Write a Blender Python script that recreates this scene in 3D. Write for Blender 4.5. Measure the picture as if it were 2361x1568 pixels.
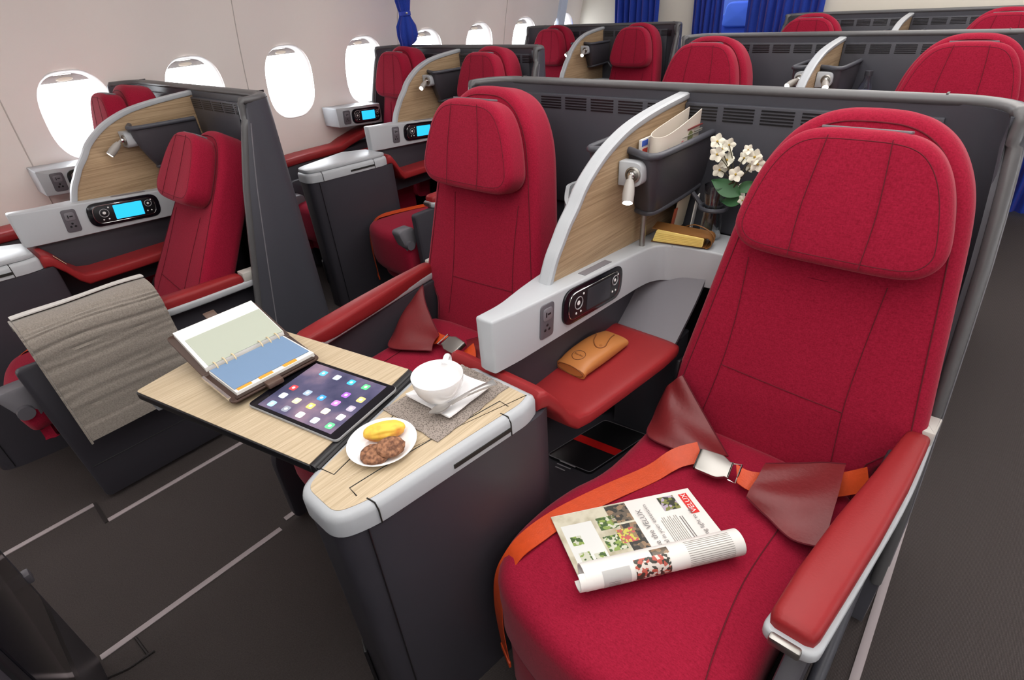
import bpy, bmesh, math, random
from mathutils import Vector, Matrix, noise
random.seed(7)
for o in list(bpy.data.objects): bpy.data.objects.remove(o)
S = bpy.context.scene
COL = S.collection
V = Vector
# ------------------------------------------------------------------ camera, world, lights, exposure
FPX = 1245.11
CAM = V((0.6815, 0.0, 1.40))
MR = [(0.7554567869618617, 0.652266872004887, -0.061910990286222864),
      (0.3125583049901046, -0.4418204551931333, -0.8408935671978026),
      (-0.5758405586748586, 0.6159079582680296, -0.5376476894092764)]
cd = bpy.data.cameras.new('camera'); cam = bpy.data.objects.new('camera', cd); COL.objects.link(cam)
r_, d_, f_ = [V(r) for r in MR]
cam.matrix_world = Matrix(((r_.x, -d_.x, -f_.x, CAM.x), (r_.y, -d_.y, -f_.y, CAM.y), (r_.z, -d_.z, -f_.z, CAM.z), (0, 0, 0, 1)))
cd.sensor_width = 36; cd.lens = FPX / 2361 * 36; cd.clip_start = 0.02
S.camera = cam

def px(u, v, **k):
    """photo pixel -> point on the plane x=, y= or z= it touches"""
    a = list(k)[0]; i = 'xyz'.index(a)
    c = V(((u - 1180.5) / FPX, (v - 784) / FPX, 1))
    r = r_ * c.x + d_ * c.y + f_ * c.z
    return CAM + r * ((k[a] - CAM[i]) / r[i])

W = bpy.data.worlds.new('world'); S.world = W; W.use_nodes = True
bg = W.node_tree.nodes['Background']; bg.inputs[0].default_value = (0.93, 0.96, 1.0, 1); bg.inputs[1].default_value = 9.0
S.view_settings.view_transform = 'Standard'; S.view_settings.look = 'None'
S.view_settings.exposure = 0.0; S.view_settings.gamma = 1.0; S.view_settings.use_curve_mapping = False

def area(name, loc, size, sizey, power, col=(1, .97, .93), rot=(0, 0, 0)):
    l = bpy.data.lights.new(name, 'AREA'); l.shape = 'RECTANGLE'; l.size = size; l.size_y = sizey
    l.energy = power; l.color = col
    o = bpy.data.objects.new(name, l); COL.objects.link(o); o.location = loc; o.rotation_euler = rot
    return o
# long cabin lighting strips under the ceiling panels and cove lights over the windows
area('cabin_light_center', (0.35, 1.6, 2.16), 1.1, 6.2, 44)
area('cabin_light_aisle_left', (-1.0, 1.8, 2.16), .35, 6.2, 16)
area('cabin_light_aisle_right', (1.35, 1.2, 2.16), .35, 6.2, 15)

# ------------------------------------------------------------------ materials
def nmat(name):
    m = bpy.data.materials.new(name); m.use_nodes = True
    return m, m.node_tree, m.node_tree.nodes['Principled BSDF']
def mat(name, col, rough=.5, metal=0, spec=.5, bump=0, bscale=200, var=0, vscale=30, emit=None, es=1, coat=0, trans=0, ior=1.45, sheen=0):
    m, t, b = nmat(name)
    b.inputs['Base Color'].default_value = (*col, 1); b.inputs['Roughness'].default_value = rough
    b.inputs['Metallic'].default_value = metal; b.inputs['Specular IOR Level'].default_value = spec
    b.inputs['Coat Weight'].default_value = coat; b.inputs['Transmission Weight'].default_value = trans; b.inputs['IOR'].default_value = ior
    if sheen: b.inputs['Sheen Weight'].default_value = sheen; b.inputs['Sheen Roughness'].default_value = .4; b.inputs['Sheen Tint'].default_value = (1, .55, .55, 1)
    if emit: b.inputs['Emission Color'].default_value = (*emit, 1); b.inputs['Emission Strength'].default_value = es
    tc = t.nodes.new('ShaderNodeTexCoord')
    if var:
        n = t.nodes.new('ShaderNodeTexNoise'); n.inputs['Scale'].default_value = vscale; n.inputs['Detail'].default_value = 4
        t.links.new(tc.outputs['Object'], n.inputs['Vector'])
        mx = t.nodes.new('ShaderNodeMix'); mx.data_type = 'RGBA'
        mx.inputs[6].default_value = (*[c * (1 - var) for c in col], 1); mx.inputs[7].default_value = (*[min(1, c * (1 + var)) for c in col], 1)
        t.links.new(n.outputs['Fac'], mx.inputs[0]); t.links.new(mx.outputs[2], b.inputs['Base Color'])
    if bump:
        n2 = t.nodes.new('ShaderNodeTexNoise'); n2.inputs['Scale'].default_value = bscale; n2.inputs['Detail'].default_value = 3
        t.links.new(tc.outputs['Object'], n2.inputs['Vector'])
        bp = t.nodes.new('ShaderNodeBump'); bp.inputs['Strength'].default_value = bump; bp.inputs['Distance'].default_value = .002
        t.links.new(n2.outputs['Fac'], bp.inputs['Height']); t.links.new(bp.outputs[0], b.inputs['Normal'])
    return m
def wood(name, c1, c2, scale=(40, 2.2, 60), rough=.45):
    m, t, b = nmat(name)
    tc = t.nodes.new('ShaderNodeTexCoord'); mp = t.nodes.new('ShaderNodeMapping'); mp.inputs['Scale'].default_value = scale
    t.links.new(tc.outputs['Object'], mp.inputs[0])
    n = t.nodes.new('ShaderNodeTexNoise'); n.inputs['Scale'].default_value = 1.6; n.inputs['Detail'].default_value = 8; n.inputs['Roughness'].default_value = .68; n.inputs['Distortion'].default_value = .5
    t.links.new(mp.outputs[0], n.inputs['Vector'])
    cr = t.nodes.new('ShaderNodeValToRGB'); cr.color_ramp.elements[0].position = .34; cr.color_ramp.elements[0].color = (*c1, 1)
    cr.color_ramp.elements[1].position = .64; cr.color_ramp.elements[1].color = (*c2, 1)
    t.links.new(n.outputs['Fac'], cr.inputs[0]); t.links.new(cr.outputs[0], b.inputs['Base Color'])
    b.inputs['Roughness'].default_value = rough; b.inputs['Specular IOR Level'].default_value = .35
    return m
def fabric(name, c1, c2, sc=420, rough=.85, sheen=.16):
    m, t, b = nmat(name)
    tc = t.nodes.new('ShaderNodeTexCoord')
    mp = t.nodes.new('ShaderNodeMapping'); mp.inputs['Scale'].default_value = (1, 1, .45); t.links.new(tc.outputs['Object'], mp.inputs[0])
    mp2 = t.nodes.new('ShaderNodeMapping'); mp2.inputs['Scale'].default_value = (.35, 1, 1); t.links.new(tc.outputs['Object'], mp2.inputs[0])
    na = t.nodes.new('ShaderNodeTexNoise'); na.inputs['Scale'].default_value = sc; na.inputs['Detail'].default_value = 2; t.links.new(mp.outputs[0], na.inputs['Vector'])
    nb = t.nodes.new('ShaderNodeTexNoise'); nb.inputs['Scale'].default_value = sc; nb.inputs['Detail'].default_value = 2; t.links.new(mp2.outputs[0], nb.inputs['Vector'])
    mth = t.nodes.new('ShaderNodeMath'); mth.operation = 'ADD'; t.links.new(na.outputs['Fac'], mth.inputs[0]); t.links.new(nb.outputs['Fac'], mth.inputs[1])
    cr = t.nodes.new('ShaderNodeValToRGB'); cr.color_ramp.elements[0].position = .30; cr.color_ramp.elements[1].position = .70
    cr.color_ramp.elements[0].color = (*c1, 1); cr.color_ramp.elements[1].color = (*c2, 1)
    m2 = t.nodes.new('ShaderNodeMath'); m2.operation = 'MULTIPLY'; m2.inputs[1].default_value = .5; t.links.new(mth.outputs[0], m2.inputs[0])
    t.links.new(m2.outputs[0], cr.inputs[0]); t.links.new(cr.outputs[0], b.inputs['Base Color'])
    bp = t.nodes.new('ShaderNodeBump'); bp.inputs['Strength'].default_value = .25; bp.inputs['Distance'].default_value = .001
    t.links.new(m2.outputs[0], bp.inputs['Height']); t.links.new(bp.outputs[0], b.inputs['Normal'])
    b.inputs['Roughness'].default_value = rough; b.inputs['Specular IOR Level'].default_value = .15
    b.inputs['Sheen Weight'].default_value = sheen; b.inputs['Sheen Tint'].default_value = (1, .5, .55, 1)
    return m
def carpet():
    m, t, b = nmat('carpet')
    tc = t.nodes.new('ShaderNodeTexCoord')
    w = t.nodes.new('ShaderNodeTexWave'); w.wave_type = 'BANDS'; w.bands_direction = 'X'; w.inputs['Scale'].default_value = 120; w.inputs['Distortion'].default_value = .6; w.inputs['Detail'].default_value = 2
    t.links.new(tc.outputs['Object'], w.inputs['Vector'])
    n = t.nodes.new('ShaderNodeTexNoise'); n.inputs['Scale'].default_value = 300; t.links.new(tc.outputs['Object'], n.inputs['Vector'])
    ad = t.nodes.new('ShaderNodeMath'); ad.operation = 'MULTIPLY'; t.links.new(w.outputs['Fac'], ad.inputs[0]); t.links.new(n.outputs['Fac'], ad.inputs[1])
    cr = t.nodes.new('ShaderNodeValToRGB'); cr.color_ramp.elements[0].color = (.040, .034, .033, 1); cr.color_ramp.elements[1].color = (.092, .078, .076, 1); cr.color_ramp.elements[1].position = .6
    t.links.new(ad.outputs[0], cr.inputs[0]); t.links.new(cr.outputs[0], b.inputs['Base Color'])
    bp = t.nodes.new('ShaderNodeBump'); bp.inputs['Strength'].default_value = .4; bp.inputs['Distance'].default_value = .002
    t.links.new(ad.outputs[0], bp.inputs['Height']); t.links.new(bp.outputs[0], b.inputs['Normal'])
    b.inputs['Roughness'].default_value = .95; b.inputs['Specular IOR Level'].default_value = .1
    return m
def pane_mat():
    m = bpy.data.materials.new('window_pane'); m.use_nodes = True; t = m.node_tree; t.nodes.clear()
    o = t.nodes.new('ShaderNodeOutputMaterial'); tr = t.nodes.new('ShaderNodeBsdfTransparent'); gl = t.nodes.new('ShaderNodeBsdfGlossy'); gl.inputs['Roughness'].default_value = .03
    mx = t.nodes.new('ShaderNodeMixShader'); mx.inputs[0].default_value = .03
    t.links.new(tr.outputs[0], mx.inputs[1]); t.links.new(gl.outputs[0], mx.inputs[2]); t.links.new(mx.outputs[0], o.inputs[0])
    return m
def thin_glass():
    m = bpy.data.materials.new('clear_glass'); m.use_nodes = True; t = m.node_tree; t.nodes.clear()
    o = t.nodes.new('ShaderNodeOutputMaterial'); tr = t.nodes.new('ShaderNodeBsdfTransparent'); tr.inputs[0].default_value = (.90, .93, .95, 1)
    gl = t.nodes.new('ShaderNodeBsdfGlossy'); gl.inputs['Roughness'].default_value = .04
    lw = t.nodes.new('ShaderNodeLayerWeight'); lw.inputs[0].default_value = .5; mx = t.nodes.new('ShaderNodeMixShader')
    t.links.new(lw.outputs['Facing'], mx.inputs[0]); t.links.new(tr.outputs[0], mx.inputs[1]); t.links.new(gl.outputs[0], mx.inputs[2]); t.links.new(mx.outputs[0], o.inputs[0])
    return m
M = {}
M['red'] = fabric('red_fabric', (.210, .0030, .018), (.345, .009, .038))
M['seam'] = mat('dark_thread', (.11, .004, .012), .9)
M['rleather'] = mat('red_leather', (.275, .020, .023), .42, spec=.32, bump=.12, bscale=260, var=.06, vscale=9)
M['dleather'] = mat('wine_leather', (.165, .015, .018), .40, bump=.25, bscale=120, var=.10, vscale=14)
M['char'] = mat('charcoal_plastic', (.060, .062, .076), .40, bump=.08, bscale=700)
M['dark'] = mat('dark_panel_plastic', (.040, .038, .048), .45, bump=.08, bscale=700)
M['pleather'] = mat('charcoal_leather', (.050, .047, .056), .36, bump=.12, bscale=320)
M['rail'] = mat('grey_rail', (.088, .088, .092), .36)
M['black'] = mat('black_plastic', (.010, .010, .012), .35)
M['gloss'] = mat('gloss_black', (.006, .006, .009), .10)
M['lgrey'] = mat('light_grey_plastic', (.41, .43, .455), .36, bump=.05, bscale=900)
M['mgrey'] = mat('mid_grey_plastic', (.17, .165, .185), .40)
M['btn'] = mat('socket_grey', (.105, .10, .115), .45)
M['oak'] = wood('oak_veneer', (.25, .165, .092), (.455, .325, .20), (60, 2.2, 120))
M['oakt'] = wood('pale_oak_laminate', (.42, .325, .205), (.60, .49, .345), (150, 3.0, 40))
M['wline'] = mat('black_joint', (.012, .012, .010), .6)
M['metal'] = mat('brushed_metal', (.36, .35, .33), .38, metal=1)
M['chrome'] = mat('chrome', (.75, .75, .75), .10, metal=1)
M['orange'] = mat('orange_webbing', (.60, .068, .014), .42, bump=.3, bscale=260, var=.15, vscale=60)
M['carpet'] = carpet()
M['cream'] = mat('cream_wall_panel', (.89, .825, .785), .5, var=.02, vscale=3)
M['shade'] = mat('window_frame_white', (.64, .61, .60), .4)
M['ceil'] = mat('ceiling_white', (.85, .83, .80), .6)
M['pane'] = pane_mat(); M['glass'] = thin_glass()
M['blue'] = fabric('blue_curtain_cloth', (.008, .028, .22), (.02, .06, .42), 500, .7, .2)
M['white'] = mat('white_china', (.85, .85, .86), .12, coat=.4)
M['paper'] = mat('white_paper', (.82, .81, .78), .6)
M['track'] = mat('track_cover_strip', (.36, .31, .32), .5)
M['lamp'] = mat('lamp_lens', (1, 1, 1), .3, emit=(1, .97, .9), es=14)
M['scr_on'] = mat('lit_blue_screen', (.01, .1, .2), .2, emit=(.02, .44, .78), es=1.5)
M['scr_off'] = mat('dark_screen', (.045, .047, .055), .12)
M['icon'] = mat('white_print', (.8, .8, .8), .5)
M['iconring'] = mat('grey_print', (.35, .35, .37), .5)
def flat(name, c, r=.55): 
    if name not in M: M[name] = mat(name, c, r)
    return M[name]

# ------------------------------------------------------------------ mesh helpers
def BM(): return bmesh.new()
def fin(bm, name, m, parent=None, base=None, ang=40, mats=None):
    bmesh.ops.remove_doubles(bm, verts=bm.verts, dist=1e-6)
    bmesh.ops.recalc_face_normals(bm, faces=bm.faces)
    if base is None: base = V(parent['_b']) if parent is not None and '_b' in parent else V((0, 0, 0))
    bmesh.ops.translate(bm, vec=-V(base), verts=bm.verts)
    me = bpy.data.meshes.new(name); bm.to_mesh(me); bm.free()
    me.polygons.foreach_set('use_smooth', [p.loop_total < 7 for p in me.polygons]); me.set_sharp_from_angle(angle=math.radians(ang))
    for mm in (mats or [m]): me.materials.append(M[mm] if isinstance(mm, str) else mm)
    o = bpy.data.objects.new(name, me); COL.objects.link(o)
    if parent is not None: o.parent = parent; o['_b'] = tuple(base)
    return o
def thing(name, label, cat, base, off=(0, 0, 0), group=None, kind=None):
    o = bpy.data.objects.new(name, None); COL.objects.link(o); o.empty_display_size = .05
    o.location = V(base) + V(off); o['_b'] = tuple(base); o['label'] = label; o['category'] = cat
    if group: o['group'] = group
    if kind: o['kind'] = kind
    return o
def tag(o, label, cat, group=None): 
    o['label'] = label; o['category'] = cat
    if group: o['group'] = group
    return o
def solo(bm, name, m, label, cat, base, off=(0, 0, 0), group=None, ang=40, mats=None):
    o = fin(bm, name, m, None, V(base), ang, mats); o.location = V(base) + V(off); o['_b'] = tuple(base)
    return tag(o, label, cat, group)
def dup(root, off, label, skip=()):
    r = root.copy(); COL.objects.link(r); r.location = root.location + V(off); r['label'] = label
    for ch in root.children:
        if ch.name.split('.')[0] in skip: continue
        c = ch.copy(); COL.objects.link(c); c.parent = r
        for g in ch.children:
            q = g.copy(); COL.objects.link(q); q.parent = c
    return r
def box(bm, lo, hi, bev=0, seg=2, M4=None):
    c = (V(lo) + V(hi)) / 2; s = V(hi) - V(lo)
    g = bmesh.ops.create_cube(bm, size=1)
    vs = g['verts']
    for v in vs: v.co = V((v.co.x * s.x, v.co.y * s.y, v.co.z * s.z)) + c
    if bev:
        es = list({e for v in vs for e in v.link_edges})
        r = bmesh.ops.bevel(bm, geom=es, offset=min(bev, min(abs(x) for x in s) * .49), segments=seg, affect='EDGES', profile=.5)
        vs = list(set(r['verts']) | {v for v in vs if v.is_valid})
        vs = list({v for f in r['faces'] for v in f.verts} | {v for v in vs if v.is_valid})
    if M4 is not None:
        for v in vs: v.co = M4 @ v.co
    return vs
def obox(bm, c, e1, e2, e3, s, bev=0, seg=2):
    """box of size s centred at c with axes e1,e2,e3"""
    e1, e2, e3 = V(e1).normalized(), V(e2).normalized(), V(e3).normalized()
    m4 = Matrix((( e1.x, e2.x, e3.x, c[0]), (e1.y, e2.y, e3.y, c[1]), (e1.z, e2.z, e3.z, c[2]), (0, 0, 0, 1)))
    h = V(s) / 2
    return box(bm, -h, h, bev, seg, m4)
def loft(bm, rings, cap0=True, cap1=True, closed=True):
    rv = [[bm.verts.new(V(p)) for p in r] for r in rings]
    n = len(rv[0])
    for a, b in zip(rv, rv[1:]):
        for i in range(n if closed else n - 1):
            j = (i + 1) % n
            try: bm.faces.new((a[i], a[j], b[j], b[i]))
            except ValueError: pass
    for c, r in ((cap0, rv[0]), (cap1, rv[-1])):
        if c: bm.faces.new(r)
    return rv
def tube(bm, path, r, n=8, cap=True):
    path = [V(p) for p in path]; rings = []
    up = V((0, 0, 1)); prev = None
    for i, p in enumerate(path):
        t = (path[min(i + 1, len(path) - 1)] - path[max(i - 1, 0)]).normalized()
        if prev is None: a = t.cross(up if abs(t.z) < .9 else V((1, 0, 0))).normalized()
        else: a = (prev - t * prev.dot(t)).normalized()
        prev = a; b = t.cross(a); rr = r[i] if isinstance(r, (list, tuple)) else r
        rings.append([p + (a * math.cos(2 * math.pi * k / n) + b * math.sin(2 * math.pi * k / n)) * rr for k in range(n)])
    loft(bm, rings, cap, cap)
def lathe(bm, prof, c, n=40, ax=(0, 0, 1)):
    ax = V(ax).normalized(); a = ax.cross(V((1, 0, 0)) if abs(ax.x) < .9 else V((0, 1, 0))).normalized(); b = ax.cross(a)
    rings = [[V(c) + ax * z + (a * math.cos(2 * math.pi * k / n) + b * math.sin(2 * math.pi * k / n)) * max(r, 1e-5) for k in range(n)] for r, z in prof]
    loft(bm, rings, True, True)
def sheet(bm, g, th=0):
    """grid of points g[i][j]; th = thickness along the normal (downwards)"""
    ni, nj = len(g), len(g[0])
    def norm(i, j):
        a = V(g[min(i + 1, ni - 1)][j]) - V(g[max(i - 1, 0)][j]); b = V(g[i][min(j + 1, nj - 1)]) - V(g[i][max(j - 1, 0)])
        return a.cross(b).normalized()
    top = [[bm.verts.new(V(g[i][j])) for j in range(nj)] for i in range(ni)]
    for i in range(ni - 1):
        for j in range(nj - 1): bm.faces.new((top[i][j], top[i + 1][j], top[i + 1][j + 1], top[i][j + 1]))
    if th:
        bot = [[bm.verts.new(V(g[i][j]) - norm(i, j) * th) for j in range(nj)] for i in range(ni)]
        for i in range(ni - 1):
            for j in range(nj - 1): bm.faces.new((bot[i][j], bot[i][j + 1], bot[i + 1][j + 1], bot[i + 1][j]))
        rim = [(i, 0) for i in range(ni)] + [(ni - 1, j) for j in range(1, nj)] + [(i, nj - 1) for i in range(ni - 2, -1, -1)] + [(0, j) for j in range(nj - 2, 0, -1)]
        for k in range(len(rim)):
            a, b = rim[k], rim[(k + 1) % len(rim)]
            bm.faces.new((top[a[0]][a[1]], top[b[0]][b[1]], bot[b[0]][b[1]], bot[a[0]][a[1]]))
    return top
def roundpoly(pts, rad, n=6):
    out = []; N = len(pts)
    for i in range(N):
        p0, p, p1 = V(pts[i - 1]), V(pts[i]), V(pts[(i + 1) % N]); r = rad[i] if isinstance(rad, (list, tuple)) else rad
        a, b = (p0 - p), (p1 - p); r2 = min(r, a.length * .48, b.length * .48)
        if r2 < 1e-4: out.append(p); continue
        A, B = p + a.normalized() * r2, p + b.normalized() * r2
        for k in range(n + 1):
            t = k / n; out.append(A * (1 - t) ** 2 + p * 2 * t * (1 - t) + B * t * t)
    return out
def prism(bm, pts, f0, f1, bev=0, seg=2):
    """2D outline pts, mapped by f0 / f1 to the two end caps"""
    before = set(bm.verts)
    r0 = [bm.verts.new(V(f0(p))) for p in pts]; r1 = [bm.verts.new(V(f1(p))) for p in pts]
    n = len(pts); es = []
    for i in range(n): bm.faces.new((r0[i], r0[(i + 1) % n], r1[(i + 1) % n], r1[i]))
    c0 = bm.faces.new(r0[::-1]); c1 = bm.faces.new(r1)
    if bev:
        bm.normal_update()
        bmesh.ops.bevel(bm, geom=list(c0.edges) + list(c1.edges), offset=bev, segments=seg, affect='EDGES', profile=.5)
    return [v for v in bm.verts if v not in before]
def inset(pts, d):
    """offset a closed 2D outline inwards by d"""
    N = len(pts); ar = sum(pts[i][0] * pts[(i + 1) % N][1] - pts[(i + 1) % N][0] * pts[i][1] for i in range(N)); s = 1 if ar > 0 else -1
    out = []
    for i in range(N):
        t = (V((pts[(i + 1) % N][0], pts[(i + 1) % N][1])) - V((pts[i - 1][0], pts[i - 1][1])))
        t = t.normalized() if t.length > 1e-9 else V((1, 0)); nrm = V((-t.y, t.x)) * s
        out.append(V((pts[i][0], pts[i][1])) + nrm * d)
    return out
def spline(pts, n=8):
    out = []; P = [V(p) for p in pts]
    for i in range(len(P) - 1):
        p0, p1, p2, p3 = P[max(i - 1, 0)], P[i], P[i + 1], P[min(i + 2, len(P) - 1)]
        for k in range(n):
            t = k / n
            out.append(.5 * ((2 * p1) + (p2 - p0) * t + (2 * p0 - 5 * p1 + 4 * p2 - p3) * t * t + (3 * p1 - p0 - 3 * p2 + p3) * t ** 3))
    out.append(P[-1]); return out
def pad(bm, pts, mp, c0, c1, r, crown=0, nr=5):
    """upholstered pad: outline pts (2D) between depths c0 (back) and c1 (front), edge radius r, crowned front; mp(a,b,c)->3D"""
    cx = sum(p[0] for p in pts) / len(pts); cy = sum(p[1] for p in pts) / len(pts)
    rings = [[mp(p[0], p[1], c0) for p in inset(pts, r * .6)]]
    rings.append([mp(p[0], p[1], c0 + r * .3) for p in inset(pts, r * .15)])
    rings.append([mp(p[0], p[1], c0 + r) for p in pts]); rings.append([mp(p[0], p[1], c1 - r) for p in pts])
    for k in range(1, nr + 1):
        a = math.pi / 2 * k / nr
        rings.append([mp(p[0], p[1], c1 - r + r * math.sin(a)) for p in inset(pts, r * (1 - math.cos(a)))])
    ins = inset(pts, r)
    for s in (.8, .55, .3, .08):
        rings.append([mp(cx + (p[0] - cx) * s, cy + (p[1] - cy) * s, c1 + crown * (1 - s * s)) for p in ins])
    loft(bm, rings)
def text(txt, size, o, ex, ey, name, m, parent, align='LEFT'):
    """flat lettering in the plane (ex,ey) starting at o"""
    c = bpy.data.curves.new('txt', 'FONT'); c.body = txt; c.size = size; c.align_x = align; c.resolution_u = 2
    t = bpy.data.objects.new('txt', c); COL.objects.link(t)
    me = bpy.data.meshes.new_from_object(t.evaluated_get(bpy.context.evaluated_depsgraph_get()))
    bpy.data.objects.remove(t); bpy.data.curves.remove(c)
    ex, ey = V(ex).normalized(), V(ey).normalized(); b = V(parent['_b']) if '_b' in parent else V((0, 0, 0))
    for v in me.vertices: v.co = V(o) + ex * v.co.x + ey * v.co.y - b
    me.name = name; me.materials.clear(); me.materials.append(M[m])
    ob = bpy.data.objects.new(name, me); COL.objects.link(ob); ob.parent = parent; ob['_b'] = tuple(b)
    return ob
# ------------------------------------------------------------------ cabin shell
def struct(o): o['kind'] = 'structure'; return o
def sroot(name):
    o = bpy.data.objects.new(name, None); COL.objects.link(o); o['kind'] = 'structure'; o['_b'] = (0, 0, 0); return o
Y0, PW = .7034, .533
KS = range(-4, 8)
YA, YB = Y0 + (-4 - .5) * PW, Y0 + 7.5 * PW
bm = BM(); box(bm, (-2.7, YA, -.03), (2.7, 7.2, 0)); fl = struct(fin(bm, 'floor', 'carpet', base=(0, 0, 0)))
bm = BM(); box(bm, (-2.25, YA, 2.2), (2.25, 7.2, 2.24)); struct(fin(bm, 'ceiling', 'ceil', base=(0, 0, 0)))
PROF = spline([(0, -2.63), (.5, -2.645), (.9, -2.627), (1.23, -2.57), (1.5, -2.49), (1.8, -2.36), (2.05, -2.17), (2.2, -2.0)], 6)
def prof(z):
    for a, b in zip(PROF, PROF[1:]):
        if a[0] <= z <= b[0]: return a[1] + (b[1] - a[1]) * (z - a[0]) / (b[0] - a[0])
    return PROF[-1][1] if z > 2 else PROF[0][1]
WA, WB, WZ = .148, .19, 1.048
def oval(t, s=1.0):
    c, si = math.cos(t), math.sin(t); e = 2 / 2.7
    return (WA * s * math.copysign(abs(c) ** e, c), WB * (1 - (1 - s) * .7) * math.copysign(abs(si) ** e, si))
def cabin_wall(side, sgn):
    root = sroot('wall_' + side)
    def P(y, z, yc): 
        d = .030 * (.5 - .5 * math.cos(2 * math.pi * (y - yc) / PW)) * min(1, max(0, (2.1 - z) / .7)) * min(1, z / .6)
        return V((sgn * -(prof(z) + d), y, z))
    ZL, ZH = .72, 1.42; N = 64
    for k2 in range(-2, 4):
        bm = BM()
        for k in (2 * k2, 2 * k2 + 1):
            yc = Y0 + k * PW; hw = PW / 2
            ang = sorted([2 * math.pi * i / N for i in range(N)] + [math.atan2(a, b) % (2 * math.pi) for a in (ZH - WZ, ZL - WZ) for b in (hw, -hw)])
            inn, outp = [], []
            for t in ang:
                oy, oz = oval(t); inn.append((yc + oy, WZ + oz))
                c, s = math.cos(t), math.sin(t)
                q = min(hw / abs(c) if abs(c) > 1e-9 else 9, (ZH - WZ if s > 0 else WZ - ZL) / abs(s) if abs(s) > 1e-9 else 9)
                outp.append((yc + c * q, WZ + s * q))
            rings = []
            for f in (0, .12, .3, .55, .8, 1):
                rings.append([P(a[0] + (b[0] - a[0]) * f, a[1] + (b[1] - a[1]) * f, yc) for a, b in zip(inn, outp)])
            loft(bm, rings, False, False)
            tops = sorted({round(p[0], 5) for p in outp if abs(p[1] - ZH) < 1e-4}); bots = sorted({round(p[0], 5) for p in outp if abs(p[1] - ZL) < 1e-4})
            for ys, z0, z1 in ((tops, ZH, 2.2), (bots, 0, ZL)):
                sheet(bm, [[P(y, z0 + (z1 - z0) * i / 12, yc) for y in ys] for i in range(13)])
        fin(bm, 'sidewall_panel', 'cream', root, (0, 0, 0), 50)
        # joint strip between panels
        bm = BM(); ys = Y0 + (2 * k2 + 1.5) * PW
        tube(bm, [P(ys, z, ys - PW / 2) + V((sgn * -.001, 0, 0)) for z in [i * .08 for i in range(27)]], .0024, 6)
        fin(bm, 'panel_joint', flat('joint_grey', (.55, .50, .47)), root, (0, 0, 0))
    for k in KS:
        yc = Y0 + k * PW
        w = sroot('window_%d' % (k + 5 + (20 if sgn > 0 else 0)))
        def ring(s, dx): return [V((sgn * -(prof(WZ + o[1]) - dx), yc + o[0], WZ + o[1])) for o in (oval(2 * math.pi * i / 56, s) for i in range(56))]
        bm = BM(); loft(bm, [ring(1.045, -.003), ring(1.02, -.008), ring(.985, -.004), ring(.93, .02), ring(.90, .05), ring(.89, .075)], False, False)
        fin(bm, 'window_reveal', 'shade', w, (0, 0, 0), 60)
        bm = BM(); r = ring(.90, .072); bm.faces.new([bm.verts.new(p) for p in r]); fin(bm, 'window_pane', 'pane', w, (0, 0, 0))
        # shade pushed up, its lower edge and finger tab
        bm = BM(); g = []
        for z in (WZ + .146, WZ + .155, WZ + .165, WZ + .1745):
            ww = WA * .93 * (1 - ((z - WZ) / (WB * .935)) ** 2.7) ** (1 / 2.7) if (z - WZ) < WB * .935 else .02
            g.append([V((sgn * -(prof(z) - .05), yc - ww + 2 * ww * j / 8, z)) for j in range(9)])
        sheet(bm, g, .004); fin(bm, 'window_shade', 'shade', w, (0, 0, 0))
        bm = BM(); lathe(bm, [(0, 0), (.9, 0), (1, .004), (.9, .009), (0, .010)], (0, 0, 0), 20, (1, 0, 0))
        for v in bm.verts: v.co = V((sgn * (-v.co.x * 1.0 - (prof(WZ + .14) - .046)) if False else sgn * -(prof(WZ + .155) - .046 + v.co.x), yc + v.co.y * .034, WZ + .157 + v.co.z * .008))
        fin(bm, 'shade_tab', flat('tab_cream', (.9, .82, .70)), w, (0, 0, 0))
cabin_wall('left', -1); cabin_wall('right', 1)
bm = BM(); box(bm, (-2.65, YA - .03, 0), (2.65, YA, 2.22)); struct(fin(bm, 'wall_front', 'cream', base=(0, 0, 0)))
YBK = 4.66
bm = BM()
for x0, x1, z0 in ((-2.65, -1.46, 0), (-.54, .62, 0), (1.38, 2.65, 0), (-1.46, -.54, 2.0), (.62, 1.38, 2.0)): box(bm, (x0, YBK, z0), (x1, YBK + .05, 2.21))
struct(fin(bm, 'wall_back', flat('bulkhead_cream', (.74, .70, .61)), base=(0, 0, 0)))
bm = BM(); box(bm, (-2.65, 7.15, 0), (2.65, 7.2, 2.21)); struct(fin(bm, 'wall_far', flat('far_wall_blue_light_tint', (.16, .27, .70)), base=(0, 0, 0)))  # blue of the cabin's mood lighting is painted into the wall colour
for sg, nm in ((-1, 'wall_farleft'), (1, 'wall_farright')):
    bm = BM(); box(bm, (sg * 2.65 - .02, YB - .1, 0), (sg * 2.65 + .02, 7.2, 2.21)); struct(fin(bm, nm, flat('far_wall_blue_light_tint', (.16, .27, .70)), base=(0, 0, 0)))  # side walls carry the same painted-in blue light
for sg, nm in ((-1, 'trim_1'), (1, 'trim_2')):
    bm = BM()
    loft(bm, [[V((sg * -(prof(z) + dx), y, z)) for dx, y in ((0, 4.33), (.035, 4.335), (.05, 4.36), (.05, 4.40), (0, 4.40))] for z in [i * .11 for i in range(21)]])
    struct(fin(bm, nm, flat('pillar_bluewhite', (.60, .68, .82)), base=(0, 0, 0)))
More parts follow.
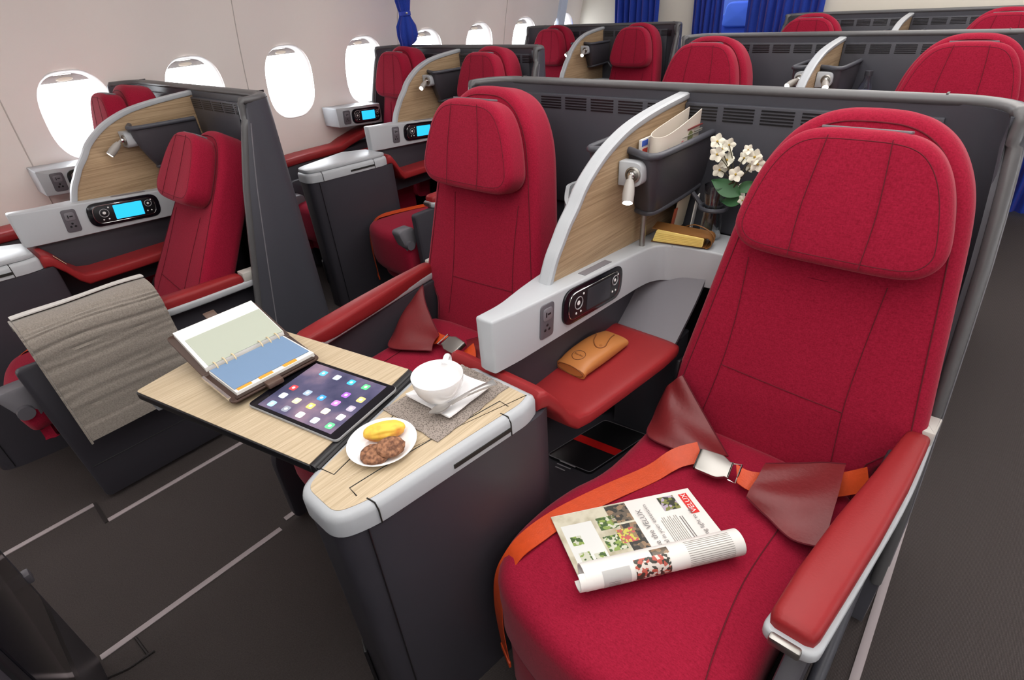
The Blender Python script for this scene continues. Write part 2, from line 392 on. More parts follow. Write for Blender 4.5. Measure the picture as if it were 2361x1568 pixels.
# seat track covers on the carpet
def strip(n, x, y0, y1, w=.019, z=.004):
    bm = BM(); box(bm, (x - w / 2, y0, 0), (x + w / 2, y1, z), .0015); struct(fin(bm, 'trim_%d' % n, 'track', base=(0, 0, 0)))
strip(3, -.69, -.200, .317); strip(4, -.655 - .06, .345, 1.4)
strip(5, -1.195, -.035, 1.3); strip(6, -1.315, -.33, -.045); strip(7, .807, .2, 4.4, .02)
strip(8, -1.195, 1.5, 4.3); strip(9, -.69, 1.6, 4.3)
bm = BM(); box(bm, (-1.32, -.046, 0), (-1.19, -.036, .003)); struct(fin(bm, 'trim_10', flat('carpet_seam', (.018, .014, .014)), base=(0, 0, 0)))
bm = BM(); tube(bm, [(-.675, -.12, .002), (-.60, -.115, .003), (-.595, -.10, .004), (-.60, -.16, .003), (-.64, -.26, .002)], .0035, 6); struct(fin(bm, 'trim_11', flat('carpet_seam', (.018, .014, .014)), base=(0, 0, 0)))

# ceiling lamps (the luminous strips themselves)
for i, (x, w) in enumerate(((.35, 1.1), (-1.0, .35), (1.35, .35))):
    t = thing('ceiling_light', ['wide luminous ceiling strip above the centre seats', 'narrow luminous ceiling strip above the aisle beside the blanket seat', 'narrow luminous ceiling strip above the aisle beside the magazine seat'][i], 'ceiling light', (x, 1.6, 2.2))
    bm = BM(); box(bm, (x - w / 2 - .03, -1.5, 2.175), (x + w / 2 + .03, 4.6, 2.2), .006); fin(bm, 'housing', 'ceil', t)
    bm = BM(); box(bm, (x - w / 2, -1.47, 2.170), (x + w / 2, 4.57, 2.1749)); fin(bm, 'diffuser', mat('diffuser', (.9, .9, .9), .5, emit=(1, .97, .93), es=1.2), t)

# ------------------------------------------------------------------ curtains and the cabin beyond
def curtain(x0, x1, y, z0, z1, n, label, amp=.018):
    t = thing('curtain', label, 'curtain', ((x0 + x1) / 2, y, z0), group='blue curtains at the bulkhead')
    bm = BM(); g = []
    NN = n * 10
    for i in range(13):
        z = z0 + (z1 - z0) * i / 12; row = []
        for j in range(NN + 1):
            s = j / NN; ph = s * n * 2 * math.pi
            row.append(V((x0 + (x1 - x0) * s + .006 * math.sin(ph * .5 + z * 3), y + amp * (1 + .3 * math.sin(z * 4 + s * 9)) * math.sin(ph + .3 * math.sin(3 * z)), z)))
        g.append(row)
    sheet(bm, g, .003); fin(bm, 'drape', 'blue', t, ang=80)
    bm = BM(); tube(bm, [(x0 - .03, y, z1 + .01), (x1 + .03, y, z1 + .01)], .01); fin(bm, 'curtain_rail', 'metal', t)
    return t
curtain(-2.15, -1.75, 4.60, .05, 1.93, 7, 'blue pleated curtain flat against the cream bulkhead near the windows')
curtain(-1.45, -1.215, 4.60, .03, 2.0, 6, 'narrow dark blue curtain on the window side of the aisle opening')
curtain(-1.045, -.535, 4.62, .03, 2.0, 9, 'wide blue curtain gathered across the aisle opening behind the centre seats')
curtain(.66, 1.30, 4.60, .03, 2.0, 10, 'dark blue curtain hanging to the floor in the aisle beside the magazine seat')
# tied curtain by the window wall
t = thing('tied_curtain', 'bright blue curtain knotted by a band, hanging beside the windows', 'curtain', (-2.3, 2.43, 1.18))
bm = BM(); rings = []
for z, w, d in ((1.175, .030, .02), (1.19, .052, .03), (1.23, .062, .038), (1.28, .058, .036), (1.325, .034, .024), (1.345, .028, .02), (1.365, .034, .024), (1.41, .043, .028), (1.6, .045, .03), (1.75, .046, .03), (1.9, .048, .03), (2.05, .05, .03), (2.13, .05, .03), (2.199, .05, .03)):
    ring = []
    for k in range(48):
        a = 2 * math.pi * k / 48; q = 1 + .13 * math.sin(7 * a + z * 6) + .06 * math.sin(13 * a)
        ring.append(V((-2.3 + 1.2 * d * q * math.sin(a) + (1.345 - z) * .02 + .62 * max(0, z - 1.42) ** 2, 2.455 + w * q * math.cos(a) * 1.05, z + (.02 * math.cos(a) if z < 1.2 else 0))))
    rings.append(ring)
loft(bm, rings); fin(bm, 'drape', 'blue', t, ang=80)
bm = BM(); lathe(bm, [(.030, -.014), (.036, -.010), (.036, .010), (.030, .014)], (-2.3, 2.455, 1.345), 24); fin(bm, 'tie_band', flat('band_blue', (.02, .05, .42)), t)
bm = BM(); lathe(bm, [(0, 0), (.006, .002), (.006, .006), (0, .008)], (-2.258, 2.435, 1.347), 14, (1, -.4, 0)); fin(bm, 'snap_button', 'metal', t)
# blue seat in the cabin beyond
t = thing('economy_seat', 'blue seat back glimpsed through the gap between the aisle curtains', 'seat', (-1.54, 5.7, 0))
bm = BM(); o2 = roundpoly([(-.22, .42), (.22, .42), (.21, 1.12), (-.21, 1.12)], .06); pad(bm, o2, lambda a, b, c: V((-1.54 + a, 5.7 - c + (b - .4) * .2, b)), 0, .1, .03, .01); fin(bm, 'backrest', flat('seat_blue', (.03, .09, .50), .7), t)
bm = BM(); o2 = roundpoly([(-.14, 1.02), (.14, 1.02), (.12, 1.22), (-.12, 1.22)], .05); pad(bm, o2, lambda a, b, c: V((-1.54 + a, 5.63 - c + (b - .4) * .2, b)), 0, .06, .02, .01); fin(bm, 'headrest', flat('seat_lightblue', (.10, .22, .75), .7), t)
bm = BM(); box(bm, (-1.76, 5.25, .30), (-1.32, 5.72, .46), .05); fin(bm, 'seat_cushion', flat('seat_blue', (.03, .09, .50), .7), t)
for x_ in (-1.72, -1.40): bm = BM(); box(bm, (x_, 5.35, 0), (x_ + .04, 5.65, .32), .01); fin(bm, 'leg', 'mgrey', t)
bm = BM(); box(bm, (-1.32, 5.3, .58), (-1.27, 5.65, .62), .015); fin(bm, 'armrest', 'mgrey', t)
area('economy_mood_light', (-1.0, 5.7, 2.1), .8, .8, 9, (.22, .38, 1))
# ------------------------------------------------------------------ seat builder (unit frame = first centre row)
TH = math.atan(.2035); CT, ST = math.cos(TH), math.sin(TH)
def make_seat(sx, off, label, adx=0, drop=0, belt=True, group='red business class seats', cxx=.488, dy=0, lean=TH, wf=1.0):
    cx = sx * cxx; CT, ST = math.cos(lean), math.sin(lean)
    t = thing('business_seat', label, 'seat', (cx, .75, 0), off, group)
    def mp(a, b, c):   # backrest plane: a across, b up, c outwards (towards the sitter)
        return V((cx + sx * a * wf, 1.07 + dy + ST * b - CT * c, .45 - drop + CT * b + ST * c))
    # backrest
    prof_r = [(-.10, .282), (0, .276), (.10, .266), (.28, .240), (.46, .214), (.56, .198), (.62, .183), (.67, .160), (.71, .130), (.737, .092), (.750, .05), (.753, .0)]
    right = spline([(h, b) for b, h in prof_r], 5)
    trim = lambda p: min(p[0], .203 + .7 * max(0, p[1] - .05))
    out = [(trim(p), p[1]) for p in right] + [(-(trim(p) if adx else p[0]), p[1]) for p in right[-2::-1]]
    bm = BM(); pad(bm, out, mp, -.115, 0, .026, .004); fin(bm, 'backrest', 'red', t, ang=75)
    bm = BM()
    ins = inset(out, .024); k0 = 3
    tube(bm, [mp(p[0], p[1], .0005) for p in ins[k0:-k0]], .0013, 5)
    for pts in ([(-.155, .44), (-.150, .30), (-.156, .175), (-.175, .02)], [(.110, .44), (.108, .30), (.110, .175), (.125, .02)], [(-.156, .175), (0, .165), (.110, .160)]):
        tube(bm, [mp(p[0], p[1], .0040) for p in spline(pts, 5)], .0009, 5)
    fin(bm, 'seam', 'seam', t)
    # side gusset seam and belt slots
    for s in (-1, 1):
        bm = BM(); box(bm, (-.005, -.028, -.03), (.005, .028, .002), .004)
        for v in bm.verts: v.co = mp(s * .262 + v.co.x, .115 + v.co.y, v.co.z - .004)
        fin(bm, 'belt_slot', 'black', t)
    # headrest
    hh = [(.468, .0), (.469, .09), (.474, .138), (.488, .164), (.512, .179), (.54, .180), (.59, .169), (.635, .154), (.67, .135), (.695, .112), (.709, .085), (.715, .05), (.716, .0)]
    right = spline([(h, b) for b, h in hh], 5)
    outh = [(p[0], p[1]) for p in right] + [(-p[0], p[1]) for p in right[-2:0:-1]]
    bm = BM(); pad(bm, outh, lambda a, b, c: mp(a, b, c + .05 * a * a), .002, .082, .022, .003); hr = fin(bm, 'headrest', 'red', t, ang=75)
    bm = BM(); ih = inset(outh, .019)
    tube(bm, [mp(p[0], p[1], .081 + .05 * p[0] ** 2) for p in ih + ih[:1]], .0012, 5)
    for s in (-1, 1):
        tube(bm, [mp(p[0], p[1], .0868) for p in spline([(s * .062, .478), (s * .062, .58), (s * .050, .702)], 5)], .0009, 5)
    fin(bm, 'seam', 'seam', hr)
    bm = BM(); box(bm, (-.070, .713, .024), (.070, .7175, .060), .001)
    for v in bm.verts: v.co = mp(v.co.x, v.co.y, v.co.z)
    fin(bm, 'trim_strip', 'mgrey', hr)
    # cushion and leg rest
    lo = [(.215, 1.08), (.205, .82), (.170, .70), (.153, .60), (.156, .50), (.20, .425), (.32, .385), (.46, .375), (.58, .39), (.645, .45), (.655, .62), (.664, .85), (.664, 1.06)]
    if adx: lo = [(min(p[0], .548 if sx > 0 else .497), p[1]) for p in lo]
    cp = spline(lo + [lo[0]], 5)[:-1]
    cp = [(sx * p[0], p[1]) for p in cp]
    bm = BM(); pad(bm, cp, lambda a, b, c: V((a, b, c)), .235 if not drop else .33, .455, .045, .010); cu = fin(bm, 'seat_cushion', 'red', t, ang=75)
    for pts in ([(.58 if not adx else .5, .86), (.57 if not adx else .49, .70), (.58 if not adx else .5, .55), (.60 if not adx else .5, .43)],):
        bm = BM(); tube(bm, [V((sx * p[0], p[1], .4600)) for p in spline(pts, 5)], .0012, 5); fin(bm, 'seam', 'seam', cu)
    bm = BM(); c2 = inset(cp, .012 if not adx else .05); pad(bm, c2, lambda a, b, c: V((a, b, c)), .05 if not adx else (.17 if not drop else .28), .245 if not drop else .34, .012, 0); fin(bm, 'leg_rest', 'red', t, ang=75)
    # aisle armrest
    e = lambda x: sx * (x + adx)
    bm = BM(); rings = []
    for y, xi, xo, zz in ((.556, .648, .690, .600), (.560, .640, .700, .606), (.575, .636, .705, .610), (.66, .643, .716, .612), (.80, .662, .733, .613), (.95, .688, .747, .613), (1.08, .708, .754, .613), (1.105, .712, .755, .610), (1.112, .716, .752, .602)):
        w = xo - xi; c = (xi + xo) / 2; ring = []
        for k in range(20):
            a = 2 * math.pi * k / 20; ca, sa = math.cos(a), math.sin(a)
            ring.append(V((e(c + w / 2 * math.copysign(abs(ca) ** .45, ca)), y, zz - .018 + .027 * math.copysign(abs(sa) ** .6, sa))))
        rings.append(ring)
    loft(bm, rings); ar = fin(bm, 'armrest_pad', 'rleather', t, ang=60)
    bm = BM()
    pl = roundpoly([(.630, .545), (.710, .545), (.756, .95), (.762, 1.175), (.716, 1.175), (.690, .95)], [.022, .022, .1, .005, .005, .1])
    prism(bm, pl, lambda p: (e(p[0]), p[1], .565), lambda p: (e(p[0]), p[1], .590), .006); fin(bm, 'armrest_frame', 'lgrey', t, ang=50)
    bm = BM(); prism(bm, roundpoly([(.714, 1.113), (.758, 1.113), (.762, 1.175), (.722, 1.175)], .004), lambda p: (e(p[0]), p[1], .588), lambda p: (e(p[0]), p[1], .622), .004); fin(bm, 'armrest_cap', flat('warm_grey', (.50, .48, .45), .4), t)
    bm = BM(); box(bm, (e(.645) if sx > 0 else e(.69), .537, .572), (e(.69) if sx > 0 else e(.645), .552, .590), .004); fin(bm, 'armrest_button', 'metal', t)
    # side panel under the armrest, plinth
    f = .43 if adx else .60
    bm = BM(); pp = roundpoly([(f, .565), (1.20, .565), (1.30, .02), (f + .02, .02)], .02) if adx else roundpoly([(.60, .565), (1.20, .565), (1.30, .02), (.365, .02), (.365, .27), (.44, .42)], .03)
    tl = .050 if not adx else 0
    prism(bm, pp, lambda p: (e(.672 + tl * (p[0] - .6)), p[0], p[1]), lambda p: (e(.704 + tl * (p[0] - .6)), p[0], p[1]), .006); fin(bm, 'side_panel', 'dark', t)
    bm = BM(); tube(bm, [(e(.704 + tl * (f - .6)), f + .03, .16), (e(.704 + tl * .66), 1.26, .16)], .002, 6); fin(bm, 'panel_joint', 'black', t)
    if adx:
        bm = BM(); pp = roundpoly([(-.10 + .45, .50), (f + .02, .50), (f + .02, .40), (.40, .36)], .03)
        prism(bm, pp, lambda p: (e(.60), p[0], p[1]), lambda p: (e(.66), p[0], p[1]), .006); fin(bm, 'leg_rest_bracket', 'mgrey', t)
        bm = BM(); tube(bm, [(e(.60), .40, .42), (e(.68), .40, .42)], .022, 14); fin(bm, 'pivot_cap', 'btn', t)
    else:
        bm = BM(); tube(bm, [(e(.728), .50, .06), (e(.734), 1.0, .33), (e(.736), 1.150, .45)], .014, 10); fin(bm, 'side_rail', 'char', t)
    full = belt and not adx
    if belt:
        def ribbon(name, path, wv, th, m, par=t):
            bm = BM(); g = [[V(p) - V(w) * k / 2, V(p), V(p) + V(w) * k / 2][0:3] for p, w in zip(path, wv) for k in (1,)]
            sheet(bm, g, th); return fin(bm, name, m, par, ang=60)
        mir = lambda p: V((sx * p[0], p[1], p[2]))
        z = .464
        path = spline([(.375, .930, .492), (.338, .893, .480), (.308, .827, z), (.261, .719, z), (.221, .613, z), (.203, .535, .464), (.193, .480, .452), (.186, .442, .40), (.186, .428, .30), (.190, .430, .16)], 5)
        if drop: path = path[:-12]
        wv = []
        for i, p in enumerate(path):
            tq = (path[min(i + 1, len(path) - 1)] - path[max(0, i - 1)]).normalized()
            nrm = V((0, 0, 1)) if i < 24 else (V((0, 0, 1)).lerp(V((-.45, -.9, .1)), min(1, (i - 24) / 8))).normalized()
            if i < 8: nrm = (nrm + V((.5, -.8, 0)) * (1 - i / 8)).normalized()
            wv.append(tq.cross(nrm).normalized() * .047)
        if sx < 0: path = [mir(p) for p in path]; wv = [V((-w.x, w.y, w.z)) for w in wv]
        st = ribbon('belt_strap', path, wv, .0016, 'orange')
        bm = BM(); obox(bm, mir((.190, .429, .145)) if not drop else path[-1] + V((0, 0, -.008)), (sx * .9, -.45, 0), (0, 0, 1), (.45 * sx, .9, 0), (.052, .02, .006), .002); fin(bm, 'strap_end', 'orange', st)
        if not full: return t
        # buckle
        bc = mir((.418, .905, .497)); ex = V((sx * .88, .10, .0)).normalized(); ez = V((sx * -.1, -.35, .93)).normalized(); ey = ez.cross(ex).normalized(); ez = ex.cross(ey).normalized()
        if ez.z < 0: ez = -ez
        bo = roundpoly([(-.036, -.027), (.012, -.029), (.030, -.019), (.036, -.022), (.036, .022), (.030, .019), (.012, .029), (-.036, .027)], .006)
        bm = BM(); prism(bm, bo, lambda p: bc + ex * p[0] + ey * p[1] - ez * .006, lambda p: bc + ex * p[0] + ey * p[1] + ez * .007, .003)
        bk = fin(bm, 'belt_buckle', 'metal', t)
        bm = BM(); obox(bm, bc + ex * -.037, ex, ey, ez, (.003, .050, .011), .001); fin(bm, 'buckle_slot', 'black', bk)
        bm = BM(); q = [bc + ex * .036 - ey * .02, bc + ex * .052 - ey * .024, bc + ex * .052 + ey * .024, bc + ex * .036 + ey * .02]; tube(bm, q, .0022, 6); fin(bm, 'buckle_tongue', 'chrome', bk)
        # short orange strap to the aisle side and its leather sleeve
        p0 = bc + ex * .048; pts = [p0, mir((.50, .915, .490)), mir((.56, .955, .488)), mir((.63, 1.0, .492)), mir((.685, 1.050, .505))] if sx > 0 else [p0, mir((.49, .91, .488)), mir((.53, .92, .478))]
        pts = spline(pts, 5); up = V((-.0, -.65, .35)); 
        wv = [V((sx * .02, -.040 + .02 * i / len(pts), -.012 - .03 * i / len(pts))) * (1.0) for i in range(len(pts))]
        ribbon('belt_strap', pts, wv, .0016, 'orange')
        # leather sleeves (covers)
        def sleeve(name, A, B):
            A = [mir(p) for p in spline(A, 6)]; B = [mir(p) for p in spline(B, 6)]; g = []
            for i, (a, b) in enumerate(zip(A, B)):
                row = []
                for j in range(17):
                    s = j / 16; p = a.lerp(b, s); u = i / (len(A) - 1)
                    h = .010 * math.sin(math.pi * s) + .0075 * math.sin(9 * s + 5 * u) * math.sin(math.pi * (.15 + .85 * u)) * (.35 + .65 * s)
                    row.append(p + V((0, -.55, .8)) * h)
                g.append(row)
            bm = BM(); sheet(bm, g, .004); o = fin(bm, name, 'dleather', t, ang=70)
            for c_ in (0, -1):
                bm = BM(); tube(bm, [r[c_] + V((0, -.002, .004)) for r in g], .0016, 5); fin(bm, 'stitching', 'seam', o)
        sleeve('belt_cover', [(.255, 1.068, .575), (.31, 1.045, .53), (.37, 1.01, .497), (.425, .972, .474)], [(.222, 1.06, .52), (.222, 1.0, .475), (.25, .925, .470), (.372, .930, .470)])
        if sx > 0: sleeve('belt_cover', [(.508, .955, .515), (.555, .985, .520), (.605, 1.022, .524), (.640, 1.040, .526)], [(.505, .868, .487), (.552, .850, .482), (.61, .825, .480), (.662, .838, .484)])
        else: sleeve('belt_cover', [(.70, 1.045, .565), (.64, 1.0, .535), (.57, .96, .51), (.50, .925, .49)], [(.69, .94, .50), (.66, .86, .478), (.60, .80, .472), (.47, .862, .476)])
    return t
# ------------------------------------------------------------------ shared shell behind a pair of seats
def make_shell(off, label, sh=1.492, xt=.704, xb=.785, left_open=False, name='seat_shell'):
    t = thing(name, label, 'seat shell', (0, sh, 0), off, 'charcoal shells behind the seat pairs')
    def plan(z, inn, half):
        u = max(0, min(1, (1.165 - z) / 1.165)); xw = xt + (xb - xt) * min(1, u * 1.25) ** .8 - inn; yf = sh - .13 - .27 * u ** .9; R = .11; yb = sh - inn
        pts = []
        bl = lambda w: (.010 if sh > 1.45 else .018) * math.sin(math.pi * min(1, w)) * u ** .6
        for i in range(6): pts.append((-xw - bl(i / 5), yf + (yb - R - yf) * i / 5, 1 - i / 5))
        for i in range(1, 8):
            a = math.pi / 2 * i / 8; pts.append((-xw + R * (1 - math.cos(a)), yb - R + R * math.sin(a), 0))
        for i in range(1, 20): x = -(xw - R) + 2 * (xw - R) * (i - 1) / 18; pts.append((x, yb, 0))
        for i in range(1, 8):
            a = math.pi / 2 * (1 - i / 8); pts.append((xw - R * (1 - math.cos(a)), yb - R + R * math.sin(a), 0))
        for i in range(6): pts.append((xw + bl(i / 5), yb - R + (yf - yb + R) * i / 5, i / 5))
        return pts
    zs = [0.02, .15, .3, .45, .6, .75, .9, 1.0, 1.08, 1.13, 1.16]
    def grid(inn):
        g = []
        for z in zs:
            row = []
            for x, y, w in plan(z, inn, 0):
                zz = z - (.05 * w ** 1.5 if z > .9 else 0) * (z - .9) / .26 if z > .9 else z
                row.append(V((x, y, zz)))
            g.append(row)
        return g
    go, gi = grid(0), grid(.03)
    bm = BM()
    def sk(g): return sheet(bm, g)
    a, b = sk(go), sk(gi); n = len(a[0])
    for j in range(n - 1):
        bm.faces.new((a[-1][j], a[-1][j + 1], b[-1][j + 1], b[-1][j])); bm.faces.new((a[0][j + 1], a[0][j], b[0][j], b[0][j + 1]))
    for i in range(len(zs) - 1):
        bm.faces.new((a[i][0], a[i + 1][0], b[i + 1][0], b[i][0])); bm.faces.new((a[i + 1][-1], a[i][-1], b[i][-1], b[i + 1][-1]))
    fin(bm, 'back_panel', 'char', t, ang=50)
    # rim: wing edges and top rail
    rim = [go[i][0].lerp(gi[i][0], .3) for i in range(1, len(zs))] + [(p + q) / 2 + V((0, 0, .004)) for p, q in zip(go[-1], gi[-1])] + [go[i][-1].lerp(gi[i][-1], .3) for i in range(len(zs) - 1, 0, -1)]
    bm = BM(); rings = []
    for i, p in enumerate(rim):
        tq = (rim[min(i + 1, len(rim) - 1)] - rim[max(i - 1, 0)]).normalized(); a_ = tq.cross(V((0, 0, 1)) if abs(tq.z) < .8 else V((1, 0, 0))).normalized(); b_ = tq.cross(a_)
        if abs(tq.z) >= .8: 
            a_ = V((1, 0, 0)); b_ = V((0, 1, 0)) 
        else:
            a_ = V((tq.y, -tq.x, 0)).normalized() * (1); b_ = V((0, 0, 1))
        wv_ = .0195 if abs(tq.z) < .8 else .0125
        rings.append([p + a_ * (wv_ * math.cos(q)) + b_ * (.0125 * math.sin(q)) for q in [2 * math.pi * k / 12 for k in range(12)]])
    # consistent ring orientation
    fixed = [rings[0]]
    for r in rings[1:]:
        best = min(((k, d) for k in range(12) for d in (1, -1)), key=lambda kd: sum((fixed[-1][i] - r[(kd[0] + kd[1] * i) % 12]).length for i in range(0, 12, 3)))
        fixed.append([r[(best[0] + best[1] * i) % 12] for i in range(12)])
    loft(bm, fixed); fin(bm, 'rim', 'rail', t, ang=60)
    for c_ in (1, -2):
        bm = BM(); tube(bm, [go[i][c_] + V(((-.001 if c_ > 0 else .001), .012, 0)) for i in range(1, len(zs) - 1)], .0022, 6); fin(bm, 'wing_trim', 'mgrey', t)
    # inner liner panels with vents
    yi = sh - .03
    for s in (-1, 1):
        bm = BM(); x0, x1 = sorted((s * .012, s * (xt - .13))); box(bm, (x0, yi - .012, .80), (x1, yi + .004, 1.134), .003); ln = fin(bm, 'liner_panel', 'char', t)
        n = 5 if s < 0 else 6
        for k in range(n):
            xs = s * (.062 + .0935 * k) if s > 0 else -.432 + .0935 * k - .0
            bm = BM()
            for q in range(5): box(bm, (xs - .0385, yi - .0135, 1.0935 + q * .0075), (xs + .0385, yi - .0105, 1.0970 + q * .0075))
            fin(bm, 'vent', 'black', ln)
    for x_ in (.56, -.565): bm = BM(); box(bm, (x_, sh - .022, 1.1705), (x_ + .004, sh + .002, 1.1772)); fin(bm, 'rail_joint', 'black', t)
    return t
# ------------------------------------------------------------------ divider with pocket and reading lamp
def make_divider(off, label, sh=1.492, aim=(.30, -.62, -.72), sides=(1, -1)):
    t = thing('privacy_divider', label, 'divider', (0, 1.2, .8), off, 'oak privacy dividers')
    ys = lambda y: .848 + (y - .848) * (sh - .002 - .848) / (1.49 - .848)
    edge = spline([(.848, .845), (.874, .898), (.899, .931), (.924, .963), (.957, .995), (.99, 1.032), (1.041, 1.068), (1.093, 1.094), (1.166, 1.118), (1.244, 1.132), (1.352, 1.143), (1.49, 1.152)], 4)
    edge = [(ys(p[0]), p[1]) for p in edge]
    bot = [(sh - .002, .805), (ys(.862), .842)]
    bm = BM(); prism(bm, [V(p) for p in edge] + [V(p) for p in bot], lambda p: (-.011, p[0], p[1]), lambda p: (.011, p[0], p[1])); fin(bm, 'wood_panel', 'oak', t)
    bm = BM(); rings = []
    for i, p in enumerate(edge):
        tq = (V(edge[min(i + 1, len(edge) - 1)]) - V(edge[max(i - 1, 0)])).normalized(); nn = V((-tq.y, tq.x))
        rings.append([V((x, p[0] + nn.x * d, p[1] + nn.y * d)) for x, d in ((-.0145, -.010), (-.0165, -.006), (-.0165, .003), (-.011, .007), (.011, .007), (.0165, .003), (.0165, -.006), (.0145, -.010))])
    loft(bm, rings); fin(bm, 'edge_trim', 'lgrey', t, ang=35)
    for s in sides:
        X = lambda x: s * x
        y1 = sh - .04
        q0 = sh - 1.492
        pl = spline([(.011, 1.172), (.040, 1.160), (.068, 1.148), (.086, 1.152), (.095, 1.185), (.097, (1.2 + y1) / 2), (.095, y1)], 5)
        pl = [(p[0], min(p[1] + q0 * .6, y1)) for p in pl]
        bm = BM(); rows_o = []; rows_i = []; npl = len(pl)
        for z, ti, ty in ((.902, .020, .055), (.915, .014, .046), (.945, .006, .030), (.985, .002, .014), (1.03, 0, .004), (1.064, 0, 0)):
            zf = lambda i: z + .022 * (1 - (z - .90) / .165) * (i / npl) + .006 * (1 - i / npl)
            fy = lambda p: max(0, min(1, (y1 - p[1]) / .16))
            rows_o.append([V((X(max(.011, p[0] - ti * min(1, p[0] / .05))), p[1] + ty * fy(p), zf(i))) for i, p in enumerate(pl)])
            rows_i.append([V((X(max(.011, p[0] - ti * min(1, p[0] / .05) - .006)), min(p[1] + ty * fy(p) + .007, y1), zf(i) + .004)) for i, p in enumerate(pl)])
        sheet(bm, rows_o, 0); sheet(bm, rows_i, 0)
        # floor of the pocket
        bm.faces.new([bm.verts.new(v) for v in rows_o[0]] + [bm.verts.new(V((X(.011), y1, .925)))])
        pk = fin(bm, 'pocket', 'pleather', t, ang=60)
        for rw, rr0 in ((rows_o[-1], .0085), (rows_o[0], .0075)):
            bm = BM(); tube(bm, [p + V((0, 0, .002)) for p in rw], rr0, 10); fin(bm, 'pocket_rim', 'char', pk)
        # reading lamp on the front of the pocket
        c = V((X(.047), 1.130 + q0 * .6, 1.030)); nrm = V((X(.06), -1, .04)).normalized(); ex = nrm.cross(V((0, 0, 1))).normalized() * -1; ez = V((0, 0, 1))
        if ex.x * s < 0: ex = -ex
        bm = BM(); o2 = roundpoly([(-.034, -.028), (.026, -.028), (.026, .028), (-.034, .028)], [.002, .022, .022, .002])
        prism(bm, o2, lambda p: c + ex * p[0] + ez * p[1] - nrm * .03, lambda p: c + ex * p[0] + ez * p[1] + nrm * .004, .002); rl = fin(bm, 'lamp_mount', 'lgrey', t)
        bm = BM(); lathe(bm, [(.0, .003), (.019, .004), (.019, .007), (.015, .009), (.013, .006), (0, .006)], c + ex * .004, 28, nrm); fin(bm, 'lamp_ring', 'metal', rl)
        bm = BM(); lathe(bm, [(0, 0), (.008, .002), (.010, .008), (.008, .014), (0, .017)], c + ex * .004 + nrm * .003, 18, nrm); fin(bm, 'ball_joint', 'chrome', rl)
        hc = c + ex * .004 + nrm * .018; dr = V((X(aim[0]), aim[1], aim[2])).normalized()
        bm = BM(); tube(bm, [c + ex * .004 + nrm * .012, hc, hc + dr * .02], .0045, 10); lathe(bm, [(.0, .008), (.0085, .010), (.0125, .026), (.0138, .045), (.0128, .066), (.0118, .0665), (.0112, .064), (0, .064)], hc, 24, dr)
        lh = fin(bm, 'lamp_head', flat('satin_nickel', (.33, .31, .29), .32), t)
        bm = BM(); lathe(bm, [(0, .0655), (.0105, .0655), (.0105, .0662), (0, .067)], hc, 20, dr); fin(bm, 'lamp_lens', 'lamp', lh)
        # bottle ring
        bm = BM(); rr_b = .034 if sh > 1.45 else .030; rc = V((X(.150), sh - (.105 if sh > 1.45 else .084), .893)); tube(bm, [rc + V((math.cos(a) * rr_b, math.sin(a) * rr_b, 0)) for a in [2 * math.pi * i / 28 for i in range(29)]], .0055, 8); tube(bm, [rc + V((X(-.034), 0, 0)), rc + V((X(-.062), .0, .03))], .006, 8); fin(bm, 'bottle_ring', 'char', t)
        if sh > 1.45: bm = BM(); tube(bm, [(X(.040), 1.215, .815), (X(.040), 1.215, .925)], .0075, 14); fin(bm, 'support_post', 'metal', t)
    return t
# ------------------------------------------------------------------ handset + sockets on a vertical face
def handset(t, c, ex, ez, nrm, lit, L=.245, H=.088):
    ex, ez, nrm = V(ex).normalized(), V(ez).normalized(), V(nrm).normalized()
    P = lambda a, b, d: c + ex * a + ez * b + nrm * d
    rr = lambda l, h, r, cx=0, cz=0: [V((p[0] + cx, p[1] + cz)) for p in roundpoly([(-l / 2, -h / 2), (l / 2, -h / 2), (l / 2, h / 2), (-l / 2, h / 2)], r, 8)]
    bm = BM(); prism(bm, rr(L, H, .036), lambda p: P(p[0], p[1], -.006), lambda p: P(p[0], p[1], .0025), .0015); hz = fin(bm, 'handset_bezel', 'gloss', t)
    bm = BM(); prism(bm, rr(L * .86, H * .74, .028), lambda p: P(p[0], p[1], .001), lambda p: P(p[0], p[1], .0055), .002); fin(bm, 'handset_body', 'black', hz)
    bm = BM(); o2 = rr(L * .86, H * .74, .028); tube(bm, [P(p[0], p[1], .0042) for p in o2 + o2[:1]], .0011, 5); fin(bm, 'handset_outline', 'chrome', hz)
    bm = BM(); prism(bm, rr(.098, H * .60, .003, .012), lambda p: P(p[0], p[1], .004), lambda p: P(p[0], p[1], .0066)); fin(bm, 'handset_screen', 'scr_on' if lit else 'scr_off', hz)
    for a, b, r, m in ((-.070, .004, .0150, 'iconring'), (-.070, .004, .006, 'icon'), (-.052, .022, .003, 'icon'), (-.060, -.020, .003, 'icon'), (-.078, -.020, .003, 'icon'), (.082, .012, .0120, 'iconring'), (.082, .012, .0045, 'icon'), (.074, -.016, .003, 'icon'), (.088, -.016, .003, 'icon'), (.094, .024, .0028, 'icon')):
        bm = BM()
        if m == 'iconring': tube(bm, [P(a + r * math.cos(q), b + r * math.sin(q), .0060) for q in [2 * math.pi * i / 20 for i in range(21)]], .0012, 5)
        else: lathe(bm, [(0, 0), (r, 0), (r * .8, .0012), (0, .0015)], P(a, b, .0052), 12, nrm)
        fin(bm, 'handset_button', m, hz)
